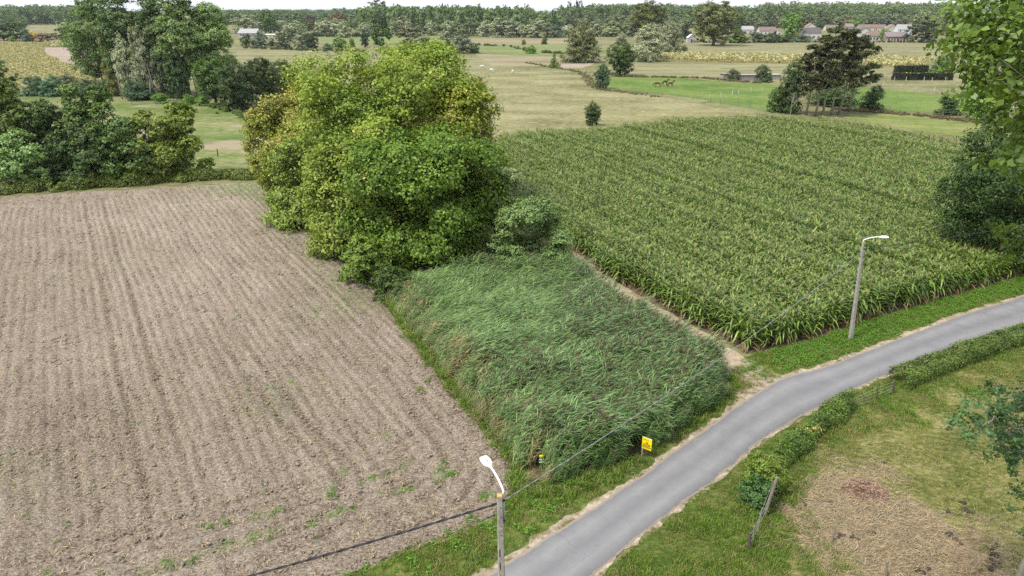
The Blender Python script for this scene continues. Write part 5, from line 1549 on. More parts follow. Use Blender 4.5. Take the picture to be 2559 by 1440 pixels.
belt('ditch_growth', [(1560, 192), (1680, 194), (1760, 196), (1830, 203), (1890, 207)], 1.6, 0.5, 300, (0.16, 0.15, 0.075), 615)
belt('ditch_growth', [(2110, 275), (2200, 282), (2300, 290), (2400, 302), (2500, 312), (2560, 316)], 1.7, 0.5, 320, (0.17, 0.14, 0.08), 616)
belt('hedgerow_growth', [(1690, 107), (1850, 107), (2020, 106), (2170, 106), (2330, 107)], 4, 1.2, 120, (0.055, 0.075, 0.03), 617)
belt('ditch_growth', [(440, 258), (520, 266), (600, 285), (640, 305)], 2.2, 0.8, 70, (0.10, 0.15, 0.04), 618)
belt('hedgerow_growth', [(600, 120), (700, 124), (800, 128), (910, 128)], 2.5, 1.2, 60, (0.09, 0.105, 0.04), 619)

# ---- ripe crops in rows
M_RIPE = leaf_mat('ripe_crop_leaf', 0.2, 0.2, 0.7, False, (0.33, 0.305, 0.15), var=(0.6, 1.3))
def crop_rows(name, poly_px, dirpx, spacing, h, step, seed):
    poly = GP(poly_px)
    a, b_ = np.array(G(*dirpx[0])), np.array(G(*dirpx[1]))
    d = (b_ - a) / np.linalg.norm(b_ - a); nn_ = np.array([-d[1], d[0]])
    q = np.asarray(poly); c0 = q.mean(0); R_ = np.linalg.norm(q - c0, axis=1).max()
    u, w = np.meshgrid(np.arange(-R_, R_, step), np.arange(-R_, R_, spacing), indexing='ij')
    P = (c0 + d * u[..., None] + nn_ * w[..., None]).reshape(-1, 2)
    P = P[inpoly(P, poly)]
    g = np.random.default_rng(seed)
    N_ = len(P); reps = 3
    C = np.repeat(P, reps, 0) + g.normal(0, 0.09, (N_ * reps, 2)) * spacing
    C = np.column_stack([C, h * g.uniform(0.35, 1.0, len(C))])
    Nn = g.normal(size=(len(C), 3)) * 0.6 + np.array([0, -0.4, 0.6]); Nn /= np.linalg.norm(Nn, axis=1)[:, None]
    V, Fc = leaves_np(C, Nn, step * 1.1 * g.uniform(0.7, 1.3, len(C)), g, 0.6)
    me = np_mesh(name, V, Fc, {'v': g.random(len(C)), 't': np.zeros(len(C))}, mat=M_RIPE)
    tag(link(name, me), kind='stuff')
    print(name, len(C))
crop_rows('ripe_crop_rows', [(-20, 107), (108, 110), (112, 136), (250, 197), (236, 206), (60, 216), (-20, 240)], ((0, 150), (130, 208)), 2.3, 0.9, 0.8, 621)
crop_rows('ripe_crop_rows', [(1640, 144), (1700, 139), (2180, 146), (2330, 154), (2300, 170), (1960, 160), (1640, 154)], ((1640, 150), (2180, 156)), 1.8, 2.0, 1.3, 622)
crop_rows('ripe_crop_rows', [(112, 111), (210, 114), (210, 119), (112, 118)], ((112, 115), (210, 117)), 3.0, 2.2, 1.6, 623)

# ---- clipped dark hedges with white posts (right, far)
M_YEW = leaf_mat('clipped_yew', 0.1, 0.2, 0.6, True)
def box_hedge(label, x0, x1, py, pt, seed):
    a, b_ = G(x0, py), G(x1, py)
    g = np.random.default_rng(seed)
    h = ZAT(pt, a[1])
    n = 2600
    cx, cyy = (a[0] + b_[0]) / 2, a[1]
    Lx, D = (b_[0] - a[0]), 1.6
    P, N_ = [], []
    f = g.random(n)
    xs = g.uniform(-Lx / 2, Lx / 2, n)
    top = f < 0.45
    P = np.column_stack([xs, np.where(top, g.uniform(0, D, n), np.where(f < 0.85, 0, D)), np.where(top, h, g.uniform(0.1, h, n))]) + g.normal(0, 0.07, (n, 3))
    N_ = np.where(top[:, None], [0, 0, 1.0], [0, -1.0, 0.1]) + g.normal(0, 0.3, (n, 3)); N_ /= np.linalg.norm(N_, axis=1)[:, None]
    V, Fc = leaves_np(P, N_, 0.55 * g.uniform(0.7, 1.3, n), g, 0.8, 0.1)
    root = empty('box_hedge', (cx, cyy, 0)); tag(root, label, 'hedge')
    c = link('foliage', np_mesh('box_hedge_foliage', V, Fc, {'v': g.random(n), 't': np.where(top, g.random(n), 0)}, mat=M_LEAF), root)
    c.color = (0.026, 0.036, 0.018, 0.35)
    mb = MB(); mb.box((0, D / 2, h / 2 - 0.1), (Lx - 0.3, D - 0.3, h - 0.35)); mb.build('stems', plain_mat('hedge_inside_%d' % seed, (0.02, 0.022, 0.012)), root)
    return root
box_hedge('upper and shorter of two clipped black green hedges', 2236, 2318, 185, 165, 631)
box_hedge('lower and longer clipped black green hedge behind white posts', 2232, 2380, 201, 184, 632)
# ------------------------------------------------------------------ buildings
def M_of(name, col, **k):
    return MATS[name] if name in MATS else plain_mat(name, col, **k)
WALLS = dict(white=(0.5, 0.485, 0.46), cream=(0.52, 0.46, 0.36), brick=(0.22, 0.155, 0.13), grey=(0.36, 0.36, 0.36), blue=(0.48, 0.54, 0.60), wood=(0.22, 0.18, 0.14))
ROOFS = dict(brown=(0.17, 0.125, 0.105), dark=(0.10, 0.09, 0.09), grey=(0.30, 0.29, 0.29), orange=(0.28, 0.15, 0.105), mauve=(0.19, 0.165, 0.16), pale=(0.50, 0.48, 0.46))
M_GLASS = plain_mat('window_glass', (0.05, 0.06, 0.07), 0.15, 0.6, bs=0)
M_DOOR = plain_mat('door_paint', (0.14, 0.10, 0.08))
M_CHIM = plain_mat('chimney_brick', (0.26, 0.15, 0.12))
def house(label, px, py, wpx, hpx, wall='white', roof='brown', front='side', depth=8.0, wall_frac=0.55, name='house', nwin=3, chimney=True, cat='house', group=None):
    x, y = G(px, py)
    w = wpx / PPM(y)
    ht = max(2.4, ZAT(py - hpx, y))
    hw = ht * wall_frac
    root = empty(name, (x, y, 0)); tag(root, label, cat, group)
    mw, mr = M_of('wall_' + wall, WALLS[wall], scale=1.2, var=0.12), M_of('roof_' + roof, ROOFS[roof], scale=2.0, var=0.25)
    d = depth
    mb = MB()
    if front == 'side':
        v = [(-w/2, 0, 0), (w/2, 0, 0), (w/2, d, 0), (-w/2, d, 0), (-w/2, 0, hw), (w/2, 0, hw), (w/2, d, hw), (-w/2, d, hw), (-w/2, d/2, ht), (w/2, d/2, ht)]
        mb.add(v, [(0, 1, 5, 4), (1, 2, 6, 9, 5), (2, 3, 7, 6), (3, 0, 4, 8, 7)])
        e, o = 0.35, 0.3
        sl = (ht - hw) / (d / 2)
        rf = MB()
        for s in (0, 1):
            y0, z0 = (-o, hw - o * sl) if s == 0 else (d + o, hw - o * sl)
            q = [(-w/2 - e, y0, z0 + 0.06), (w/2 + e, y0, z0 + 0.06), (w/2 + e, d/2, ht + 0.06), (-w/2 - e, d/2, ht + 0.06)]
            q2 = [(a, b2, c + 0.18) for a, b2, c in q]
            rf.add(q + q2, [(3, 2, 1, 0), (4, 5, 6, 7), (0, 1, 5, 4), (1, 2, 6, 5), (2, 3, 7, 6), (3, 0, 4, 7)])
    else:
        v = [(-w/2, 0, 0), (w/2, 0, 0), (w/2, d, 0), (-w/2, d, 0), (-w/2, 0, hw), (w/2, 0, hw), (w/2, d, hw), (-w/2, d, hw), (0, 0, ht), (0, d, ht)]
        mb.add(v, [(0, 1, 5, 8, 4), (1, 2, 6, 5), (2, 3, 7, 9, 6), (3, 0, 4, 7)])
        e, o = 0.3, 0.3
        sl = (ht - hw) / (w / 2)
        rf = MB()
        for s in (-1, 1):
            x0, z0 = s * (w / 2 + o), hw - o * sl
            q = [(x0, -e, z0 + 0.06), (x0, d + e, z0 + 0.06), (0, d + e, ht + 0.06), (0, -e, ht + 0.06)]
            q2 = [(a, b2, c + 0.18) for a, b2, c in q]
            rf.add(q + q2, [(3, 2, 1, 0), (4, 5, 6, 7), (0, 1, 5, 4), (1, 2, 6, 5), (2, 3, 7, 6), (3, 0, 4, 7)])
    mb.build('wall', mw, root)
    ro = rf.build('roof', mr, root)
    if chimney:
        c = MB(); c.box((w * 0.28 if front == 'side' else 0.0, d / 2, ht + 0.5), (0.6, 0.6, 1.5)); c.build('chimney', M_CHIM, ro)
    for k in range(nwin):
        xx = -w / 2 + w * (k + 0.5) / max(1, nwin)
        if front != 'side' and abs(xx) > w * 0.36: continue
        c = MB(); c.box((xx, -0.03, min(hw * 0.55, 1.6)), (min(1.3, w / (nwin + 1) * 0.6), 0.12, min(1.3, hw * 0.4))); c.build('window', M_GLASS, root)
    c = MB(); c.box((-w * 0.02 + w / max(1, nwin) * 0.35, -0.04, min(2.0, hw * 0.75) / 2), (0.95, 0.10, min(2.0, hw * 0.75))); c.build('door', M_DOOR, root)
    return root
HS = [
    ('long brown roofed house at the back of the village', 2181, 78, 66, 16, 'cream', 'brown', 'side'), ('white gabled village house with a steep dark roof', 2160, 92, 34, 22, 'white', 'dark', 'gable'),
    ('village house with a mauve brown roof left of the white gable', 2138, 90, 34, 20, 'brick', 'mauve', 'side'), ('low brown roofed house right of the white gable', 2188, 102, 34, 22, 'white', 'brown', 'side'),
    ('wide brown roofed house with white porch posts at the field edge', 2238, 105, 50, 24, 'brick', 'mauve', 'side'), ('pale blue white two storey house in the village', 2260, 88, 36, 26, 'blue', 'grey', 'side'),
    ('beige gabled house left of the pale blue one', 2230, 84, 30, 22, 'cream', 'mauve', 'gable'), ('dark roofed house left of the pines', 2028, 98, 44, 28, 'white', 'dark', 'side'),
    ('small house with an orange tiled roof', 2027, 74, 22, 15, 'white', 'orange', 'gable'), ('brown roofed house behind the pine top', 2079, 78, 30, 15, 'cream', 'brown', 'side'), ('house with a mauve roof right of the pine top', 2123, 76, 20, 16, 'brick', 'mauve', 'side'),
    ('long low dark roofed row left of the tall bright tree', 1918, 88, 42, 20, 'white', 'brown', 'side'), ('small white gable left of the tall bright tree', 1943, 88, 20, 13, 'white', 'grey', 'gable'), ('grey roofed house at the left end of the village', 1869, 84, 28, 18, 'white', 'grey', 'side'),
    ('flat white house among the willows', 1403, 79, 28, 14, 'white', 'pale', 'side'), ('white farmhouse of the hamlet at far left', 74, 57, 26, 19, 'white', 'grey', 'side'), ('small mauve house behind the white farmhouse', 102, 48, 16, 11, 'brick', 'mauve', 'gable'),
    ('long brown roofed farm of the hamlet', 121, 58, 40, 14, 'brick', 'brown', 'side'), ('brown roofed barn at the right of the hamlet', 180, 57, 28, 14, 'brick', 'mauve', 'side'),
    ('house with red walls behind the grey barn', 645, 74, 30, 18, 'brick', 'grey', 'side'), ('grey roofed house right of the tall barn tree', 706, 66, 30, 14, 'cream', 'mauve', 'side'), ('beige gable at the far orchard', 755, 70, 14, 16, 'cream', 'brown', 'gable'),
    ('small white house on the far horizon', 760, 52, 18, 9, 'white', 'pale', 'gable'), ('white roofed house beyond the orchard', 870, 50, 24, 9, 'white', 'pale', 'side'), ('brick house among the far willows', 896, 66, 34, 15, 'brick', 'mauve', 'side'), ('white and grey modern house beside the brick one', 926, 71, 22, 17, 'white', 'grey', 'side'), ('grey roofed house behind the willow row', 1058, 68, 26, 12, 'white', 'grey', 'side')]
for h_ in HS:
    lb, px, py, w, h, wl_, rf_, fr = h_
    house(lb, px, py, w, h, wl_, rf_, fr, nwin=4 if w > 30 else 2)
house('white fronted barn of the hamlet, left one', 152, 62, 26, 11, 'white', 'pale', 'side', 14, 0.6, 'barn', 2, False, 'barn')
house('white fronted barn of the hamlet, right one', 183, 61, 16, 11, 'white', 'pale', 'side', 14, 0.6, 'barn', 2, False, 'barn')
house('long grey roofed barn left of the field clump', 618, 92, 46, 19, 'grey', 'grey', 'side', 16, 0.45, 'barn', 3, False, 'barn')
house('small grey shed under the huge spreading tree', 1728, 107, 18, 20, 'grey', 'pale', 'gable', 6, 0.6, 'shed', 1, False, 'shed')
house('low white shed beside the long grey barn', 676, 93, 24, 7, 'white', 'pale', 'side', 6, 0.7, 'shed', 1, False, 'shed')
# porch posts of the wide house
hx, hy = G(2238, 105)
for o in [o for o in bpy.data.objects if o.get('label', '').startswith('wide brown roofed house')]:
    for k in range(7):
        c = MB(); c.box((-7 + k * 2.3, -0.9, 1.1), (0.3, 0.3, 2.2)); c.build('porch_post', M_of('wall_white', WALLS['white']), o)

# low sheds beside the pasture: plank walls, single pitched sheet roofs
M_PLANK = plain_mat('weathered_planks', (0.27, 0.25, 0.22), scale=3)
M_SHEETR = plain_mat('sheet_roof', (0.34, 0.31, 0.30), 0.5, scale=1.0)
def shed(label, px, py, wpx, hpx, d, roofm, name='shed', cat='shed', open_front=False):
    x, y = G(px, py); w = wpx / PPM(y); h = max(1.6, ZAT(py - hpx, y) * 0.95)
    root = empty(name, (x, y, 0)); tag(root, label, cat)
    n_ = max(4, int(w / 0.9))
    if not open_front:
        for k in range(n_):
            c = MB(); c.box((-w / 2 + w * (k + 0.5) / n_, 0, h / 2), (w / n_ - 0.04, 0.06 + 0.02 * (k % 2), h)); c.build('plank', M_PLANK, root)
    else:
        for k in range(4):
            c = MB(); c.box((-w / 2 + w * k / 3, 0, h / 2), (0.14, 0.14, h)); c.build('post', M_PLANK, root)
    for s in (-1, 1):
        c = MB(); c.box((s * w / 2, d / 2, h / 2 - 0.05), (0.08, d, h - 0.1)); c.build('side_wall', M_PLANK, root)
    c = MB(); c.box((0, d - 0.05, h / 2 - 0.1), (w - 0.1, 0.08, h - 0.2)); c.build('back_wall', M_PLANK, root)
    c = MB(); c.add([(-w/2-.3, -.3, h), (w/2+.3, -.3, h), (w/2+.3, d+.3, h-.25), (-w/2-.3, d+.3, h-.25), (-w/2-.3, -.3, h+.1), (w/2+.3, -.3, h+.1), (w/2+.3, d+.3, h-.15), (-w/2-.3, d+.3, h-.15)], [(3, 2, 1, 0), (4, 5, 6, 7), (0, 1, 5, 4), (1, 2, 6, 5), (2, 3, 7, 6), (3, 0, 4, 7)])
    c.build('roof', roofm, root)
shed('low weathered plank shed between the two pollards', 1868, 201, 66, 14, 5, M_SHEETR)
shed('low pale roofed shed right of the right pollard', 1932, 199, 38, 12, 5, plain_mat('pale_sheet', (0.50, 0.49, 0.47), 0.5))
shed('small dark shed left of the left pollard', 1815, 197, 16, 13, 4, M_SHEETR)
shed('open field shelter with a blue grey roof on the dry meadow', 2205, 153, 30, 9, 5, plain_mat('blue_sheet', (0.30, 0.36, 0.42), 0.4), 'field_shelter', 'shelter', True)
x, y = G(2186, 146)
c = MB(); c.tube([(-1.2, 0, 1.0), (1.2, 0, 1.0)], 0.85, 12); c.box((-0.8, 0, 0.25), (0.2, 1.2, 0.5)); c.box((0.8, 0, 0.25), (0.2, 1.2, 0.5))
tag(c.build('water_tank', plain_mat('white_tank', (0.6, 0.6, 0.58)), None, True, (x, y, 0)), 'white water tank beside the field shelter', 'tank')

# ------------------------------------------------------------------ fences
M_POST = plain_mat('fence_wood', (0.20, 0.17, 0.14), scale=4)
M_POSTD = plain_mat('dark_fence_wood', (0.085, 0.068, 0.055), scale=4)
M_POSTP = plain_mat('pale_concrete_post', (0.45, 0.43, 0.39), scale=4)
M_WIRE = plain_mat('fence_wire', (0.24, 0.24, 0.25), 0.5, bs=0)
def post_mesh(h, r, mat):
    mb = MB(); mb.tube([(0, 0, 0), (0, 0, h * 0.5), (0, 0, h * 0.97), (0, 0, h)], [r * 1.08, r, r * 0.95, r * 0.7], 7)
    me = bpy.data.meshes.new('post'); me.from_pydata(mb.v, [], mb.f); me.update(); me.materials.append(mat)
    return me
PM = {'w': post_mesh(1.25, 0.075, M_POST), 'd': post_mesh(1.3, 0.085, M_POSTD), 'p': post_mesh(1.35, 0.085, M_POSTP), 's': post_mesh(1.1, 0.05, M_POST)}
def fence(label, pix, spacing, kind='w', wires=2, seed=1, closed=False, world=None):
    g = np.random.default_rng(seed)
    L_ = spline(world if world is not None else GP(pix), 0.5)
    d = np.concatenate([[0], np.cumsum(np.linalg.norm(np.diff(L_, axis=0), axis=1))])
    ts = np.arange(0, d[-1] + 0.01, spacing)
    ts = ts + np.where((ts > 0) & (ts < d[-1] - spacing), g.normal(0, spacing * 0.1, len(ts)), 0)
    X = np.interp(ts, d, L_[:, 0]); Yv = np.interp(ts, d, L_[:, 1])
    root = empty('wire_fence', (X[0], Yv[0], 0)); tag(root, label, 'fence')
    for a, b_ in zip(X, Yv):
        link('post', PM[kind], root, loc=(a - X[0], b_ - Yv[0], 0), rot=(g.normal(0, 0.05), g.normal(0, 0.06), g.uniform(0, 6)), scale=(1, 1, g.uniform(0.85, 1.12)))
    for k in range(wires):
        mb = MB(); z = 0.45 + 0.5 * k
        mb.tube([(a - X[0], b_ - Yv[0], z) for a, b_ in zip(X, Yv)], 0.006, 3, False) if len(X) > 1 else None
        if len(X) > 1: mb.build('wire', M_WIRE, root)
    return root
fence('weathered fence curving along the ditch between hay meadow and horse pasture', [(1466, 180), (1455, 200), (1487, 221), (1547, 230), (1613, 237), (1721, 249), (1800, 259), (1915, 278), (1960, 284)], 5.0, 'w', 2, 701)
fence('fence of pale posts crossing the horse pasture towards the pines', [(1773, 247), (1800, 244), (1836, 238), (1875, 232), (1925, 228)], 5.2, 'p', 2, 702)
fence('fence along the far side of the horse pasture', [(1560, 190), (1640, 192), (1720, 194), (1830, 202)], 6.0, 'w', 2, 703)
fence('fence on the near side of the right pasture below the pines', [(2170, 274), (2240, 279), (2310, 284), (2400, 297), (2480, 306)], 5.0, 'w', 2, 704)
fence('fence of tall posts on the far side of the right pasture', [(2170, 211), (2230, 217), (2300, 225), (2390, 233)], 5.5, 'p', 2, 705)
fence('upper fence line across the dry meadow left of the pines', [(1690, 118), (1860, 119), (2010, 119)], 10, 'w', 1, 706)
fence('lower fence line across the dry meadow left of the pines', [(1690, 127), (1860, 128), (2010, 129)], 10, 'w', 1, 707)
fence('fence line across the dry meadow right of the pines', [(2168, 119), (2250, 121), (2330, 123)], 9, 'w', 1, 708)
fence('fence of white posts before the lower clipped hedge', [(2234, 203), (2310, 204), (2380, 204)], 4.1, 'p', 1, 709)
fence('slanting fence from the clipped hedges to the pines', [(2232, 183), (2210, 196), (2190, 206)], 4.0, 'w', 1, 710)
fence('short fence beside the grazing cows', [(1200, 171), (1222, 172), (1246, 173)], 5.0, 'w', 1, 711)
fence('fence below the pale willow bush on the left pasture', [(330, 262), (400, 264), (470, 268), (540, 273)], 7.0, 'w', 2, 712)
fence('fence crossing the left pasture towards the golden maple', [(545, 392), (585, 390), (660, 388)], 4.2, 'd', 1, 713)
# near fences by hand
def hand_fence(label, posts, wires, mats):
    p0 = G(*posts[0][0])
    root = empty('wire_fence', (p0[0], p0[1], 0)); tag(root, label, 'fence')
    tops = []
    for ((bx, by), (tx, ty), r), m_ in zip(posts, mats):
        b3 = G(bx, by)
        z = ZAT(ty, b3[1]); xt = XAT(tx, b3[1], z)
        mb = MB(); mb.tube([(b3[0] - p0[0], b3[1] - p0[1], 0), ((b3[0] + xt) / 2 - p0[0], b3[1] - p0[1], z / 2), (xt - p0[0], b3[1] - p0[1], z)], [r * 1.1, r, r * 0.9], 8)
        mb.build('post', m_, root)
        tops.append(np.array([(b3[0] + xt) / 2 - p0[0], b3[1] - p0[1], z]))
    for k in range(wires):
        mb = MB(); f = (k + 1) / (wires + 0.4)
        mb.tube([np.array([t[0], t[1], t[2] * f]) for t in tops], 0.006, 3, False); mb.build('wire', M_WIRE, root)
hand_fence('short wire fence closing the gap between the two hedges', [((2119, 1028), (2123, 1000), 0.05), ((2158, 1016), (2160, 980), 0.025), ((2189, 1006), (2194, 964), 0.035), ((2231, 985), (2236, 950), 0.06)], 4, [M_POSTD, M_POST, M_POSTD, M_POSTD])
hand_fence('old leaning wire fence running down from the hedge by the road', [((1909, 1292), (1942, 1193), 0.075), ((1893, 1330), (1905, 1270), 0.04), ((1882, 1358), (1885, 1315), 0.04), ((1870, 1376), (1875, 1332), 0.075)], 3, [M_POST, M_POST, M_POST, M_POSTD])
for (bx, by), (tx, ty), lb in [((2078, 1356), (2090, 1311), 'leaning wooden stake at the edge of the straw'), ((2213, 1446), (2218, 1402), 'wooden stake at the bottom edge of the picture')]:
    b3 = G(bx, by); z = ZAT(ty, b3[1]); xt = XAT(tx, b3[1], z)
    mb = MB(); mb.tube([(0, 0, 0), ((xt - b3[0]) / 2, 0, z / 2), (xt - b3[0], 0, z * 0.97), (xt - b3[0], 0, z)], [0.06, 0.055, 0.05, 0.035], 8)
    tag(mb.build('fence_stake', M_POST, None, False, (b3[0], b3[1], 0)), lb, 'stake')

# ------------------------------------------------------------------ street lamps and cable
M_CONC = plain_mat('pole_concrete', (0.30, 0.275, 0.25), scale=5, var=0.3)
M_GALV = plain_mat('white_lamp_metal', (0.74, 0.75, 0.77), 0.35, 0.5, var=0.06)
M_STEEL = plain_mat('grey_steel', (0.33, 0.34, 0.35), 0.45, 0.5)
M_BLACK = plain_mat('black_cable', (0.025, 0.025, 0.028), 0.55)
M_SLOT = plain_mat('dark_slot', (0.03, 0.028, 0.026))
M_CAP = plain_mat('yellow_cap', (0.42, 0.29, 0.11))
M_LENS = plain_mat('lamp_lens', (0.5, 0.52, 0.55), 0.15, 0.6, bs=0)
def lamp(label, base, height, lean, rz, arm_dir, head_len=0.62, arm_h=0.75, arm_l=1.15, slots=True):
    root = empty('street_lamp', (base[0], base[1], 0)); tag(root, label, 'street lamp', 'concrete lamp poles along the road')
    lx, ly = lean
    def P(t, dx=0.0, dy=0.0):
        return np.array([lx * t + dx, ly * t + dy, height * t])
    mb = MB()
    secs = 9
    vs, fs = [], []
    for k in range(secs):
        t = k / (secs - 1); w = 0.30 - 0.13 * t; d = 0.24 - 0.09 * t
        c = P(t); ca, sa = math.cos(rz), math.sin(rz)
        for u, v2 in ((-.5, -.36), (-.36, -.5), (.36, -.5), (.5, -.36), (.5, .36), (.36, .5), (-.36, .5), (-.5, .36)):
            xx, yy = u * w, v2 * d
            vs.append((c[0] + xx * ca - yy * sa, c[1] + xx * sa + yy * ca, c[2]))
    for k in range(secs - 1):
        for j in range(8):
            fs.append((k * 8 + j, k * 8 + (j + 1) % 8, (k + 1) * 8 + (j + 1) % 8, (k + 1) * 8 + j))
    fs.append(tuple(range(7, -1, -1))); fs.append(tuple((secs - 1) * 8 + j for j in range(8)))
    mb.add(vs, fs)
    pole = mb.build('pole', M_CONC, root)
    if slots:
        for k in range(9):
            t = 0.10 + 0.075 * k; d = 0.24 - 0.09 * t; c = P(t)
            m2 = MB(); off = d / 2 + 0.001
            m2.box((c[0] + off * math.sin(rz) - 0.05, c[1] - off * math.cos(rz), c[2]), (0.035, 0.02, 0.32), rz); m2.build('slot', M_SLOT, pole)
        for k in range(4):
            t = 0.80 + 0.05 * k; c = P(t); m2 = MB()
            m2.box((c[0] + 0.03, c[1] - (0.12 - 0.045 * t) - 0.002, c[2]), (0.03, 0.02, 0.03), rz); m2.build('bolt_hole', M_SLOT, pole)
    m2 = MB(); c = P(1.0); m2.box((c[0], c[1], c[2] + 0.03), (0.17, 0.15, 0.07), rz); m2.build('cap', M_CAP, root)
    ad = np.array([math.cos(arm_dir), math.sin(arm_dir), 0])
    sd = np.array([-ad[1], ad[0], 0]); sd = sd if sd[0] > 0 else -sd
    if not slots: sd = -ad * 0.3
    s0 = P((height - 1.1) / height) + sd * 0.15
    s1 = P(1.0) + sd * 0.13
    el = s1 + np.array([0, 0, arm_h * 0.45])
    pts = [s0, s1, el]
    for u in np.linspace(0.15, 1, 7):
        pts.append(el + ad * arm_l * (u ** 1.15) + np.array([0, 0, arm_h * 0.65 * math.sin(u * math.pi / 2)]))
    m2 = MB(); m2.tube(np.array(pts)[1:], 0.036, 9); m2.build('arm', M_GALV, root, True)
    m2 = MB(); m2.tube([s0, s1], 0.03, 8); m2.build('arm_tube', M_STEEL, root, True)
    for z in (0.12, 0.95):
        m2 = MB(); q = s0 + np.array([0, 0, z]); m2.box(q - sd * 0.07, (0.14, 0.16, 0.05), math.atan2(sd[1], sd[0])); m2.build('bracket', M_BLACK, root)
    tip = pts[-1]; dv = (pts[-1] - pts[-2]); dv /= np.linalg.norm(dv)
    sw = np.array([-dv[1], dv[0], 0]); sw /= np.linalg.norm(sw); upv = np.cross(dv, sw)
    if upv[2] < 0: upv = -upv
    hv, hf = [], []
    prof = [(0.0, 0.045, 0.045), (0.10, 0.07, 0.06), (0.20, 0.15, 0.085), (0.42, 0.17, 0.085), (head_len - 0.03, 0.145, 0.06), (head_len, 0.10, 0.03)]
    for s, w, hgt in prof:
        c = tip + dv * (s - 0.04)
        for a, b2 in ((-1, -0.35), (-1, 0.25), (-0.6, 0.8), (0.6, 0.8), (1, 0.25), (1, -0.35)):
            hv.append(c + sw * w * a + upv * hgt * b2)
    for k in range(len(prof) - 1):
        for j in range(6):
            hf.append((k * 6 + j, k * 6 + (j + 1) % 6, (k + 1) * 6 + (j + 1) % 6, (k + 1) * 6 + j))
    hf.append(tuple(range(5, -1, -1))); hf.append(tuple((len(prof) - 1) * 6 + j for j in range(6)))
    m2 = MB(); m2.add(hv, hf); head = m2.build('lamp_head', M_GALV, root)
    m2 = MB(); c = tip + dv * (head_len * 0.62) - upv * 0.04; m2.add([c + sw * a * 0.11 + dv * b2 * 0.16 - upv * z for z in (0, 0.03) for a, b2 in ((-1, -1), (1, -1), (1, 1), (-1, 1))], [(0, 1, 2, 3), (7, 6, 5, 4), (0, 4, 5, 1), (1, 5, 6, 2), (2, 6, 7, 3), (3, 7, 4, 0)]); m2.build('lens', M_LENS, head)
    m2 = MB(); c = tip + dv * 0.24 + upv * 0.06; m2.tube([c, c + upv * 0.06], [0.03, 0.025], 8); m2.build('photocell', M_STEEL, head)
    return root
YP = 17.7
p1 = (XAT(1257, YP, 6.0), YP)
lamp('near concrete lamp pole with a white lamp arm at the bottom edge', p1, 7.5, (-0.10, 0.0), 0.12, math.atan2(0.80, -0.42), arm_l=0.92, arm_h=0.46)
p2 = G(2125, 850)
lamp('farther leaning concrete lamp pole on the grass between maize and road', p2, 7.35, (XAT(2158, p2[1], 7.35) - p2[0], 0.0), 0.3, math.atan2(-0.15, 1.0), arm_l=0.95, arm_h=0.42, slots=False)
M_GREYC = plain_mat('grey_cable', (0.20, 0.205, 0.21), 0.5)
def cable(label, A, B, sag, r, seg=40, mat=None):
    A, B = np.array(A, float), np.array(B, float)
    t = np.linspace(0, 1, seg)
    pts = A + (B - A) * t[:, None]
    pts[:, 2] -= sag * 4 * t * (1 - t)
    root = empty('overhead_cable', tuple(A)); tag(root, label, 'cable', None)
    pts -= A
    T_ = np.gradient(pts, axis=0); T_ /= np.linalg.norm(T_, axis=1)[:, None]
    s_ = np.cross(T_, [0, 0, 1.0]); s_ /= np.linalg.norm(s_, axis=1)[:, None]; u_ = np.cross(s_, T_)
    L_ = np.concatenate([[0], np.cumsum(np.linalg.norm(np.diff(pts, axis=0), axis=1))])
    n2 = int(L_[-1] / 0.12)
    tt = np.linspace(0, L_[-1], n2)
    ip = lambda M_: np.stack([np.interp(tt, L_, M_[:, k]) for k in range(3)], 1)
    P_, S_, U_ = ip(pts), ip(s_), ip(u_)
    for k in range(2):                                            # two twisted strands
        ph = tt * 2 * math.pi / 0.9 + k * math.pi
        q = P_ + S_ * (np.cos(ph) * r * 0.62)[:, None] + U_ * (np.sin(ph) * r * 0.62)[:, None]
        mb = MB(); mb.tube(q, r * 0.75, 6); mb.build('strand', mat or M_BLACK, root, True)
    return root
top1 = np.array([p1[0] - 0.10, p1[1] + 0.16, 7.12])
top2 = np.array([XAT(2160, p2[1], 7.1), p2[1] - 0.12, 6.95])
cable('twisted overhead cable spanning from the near lamp pole to the farther one', top1, top2, 0.55, 0.014, 40, M_GREYC)
ex, ey = G(640, 1440, 6.35)
dirc = np.array([ex - top1[0], ey - top1[1]]); dl_ = np.linalg.norm(dirc); dirc /= dl_
endc = top1[:2] + dirc * 34
cable('twisted black cable from the near lamp pole to the bottom edge of the picture', top1 + np.array([-0.02, 0, 0]), (endc[0], endc[1], 6.9), 0.95, 0.032)
tx, ty = 62.0, 60.0
cable('dark cable from the farther lamp pole into the dark tree at right', top2 + np.array([0.15, 0.1, 0]), (tx, ty, 7.2), 0.5, 0.022)
for nm, p in (('cable_clamp', top1), ('cable_clamp', top2)):
    mb = MB(); mb.box((0, 0, 0), (0.16, 0.07, 0.08), 0.4); mb.tube([(0.02, 0, 0), (0.08, -0.10, 0.02)], 0.025, 6)
    o = mb.build(nm, M_BLACK, None, False, tuple(p)); tag(o, 'black cable clamp at the top of the %s lamp pole' % ('near' if p is top1 else 'farther leaning'), 'clamp')

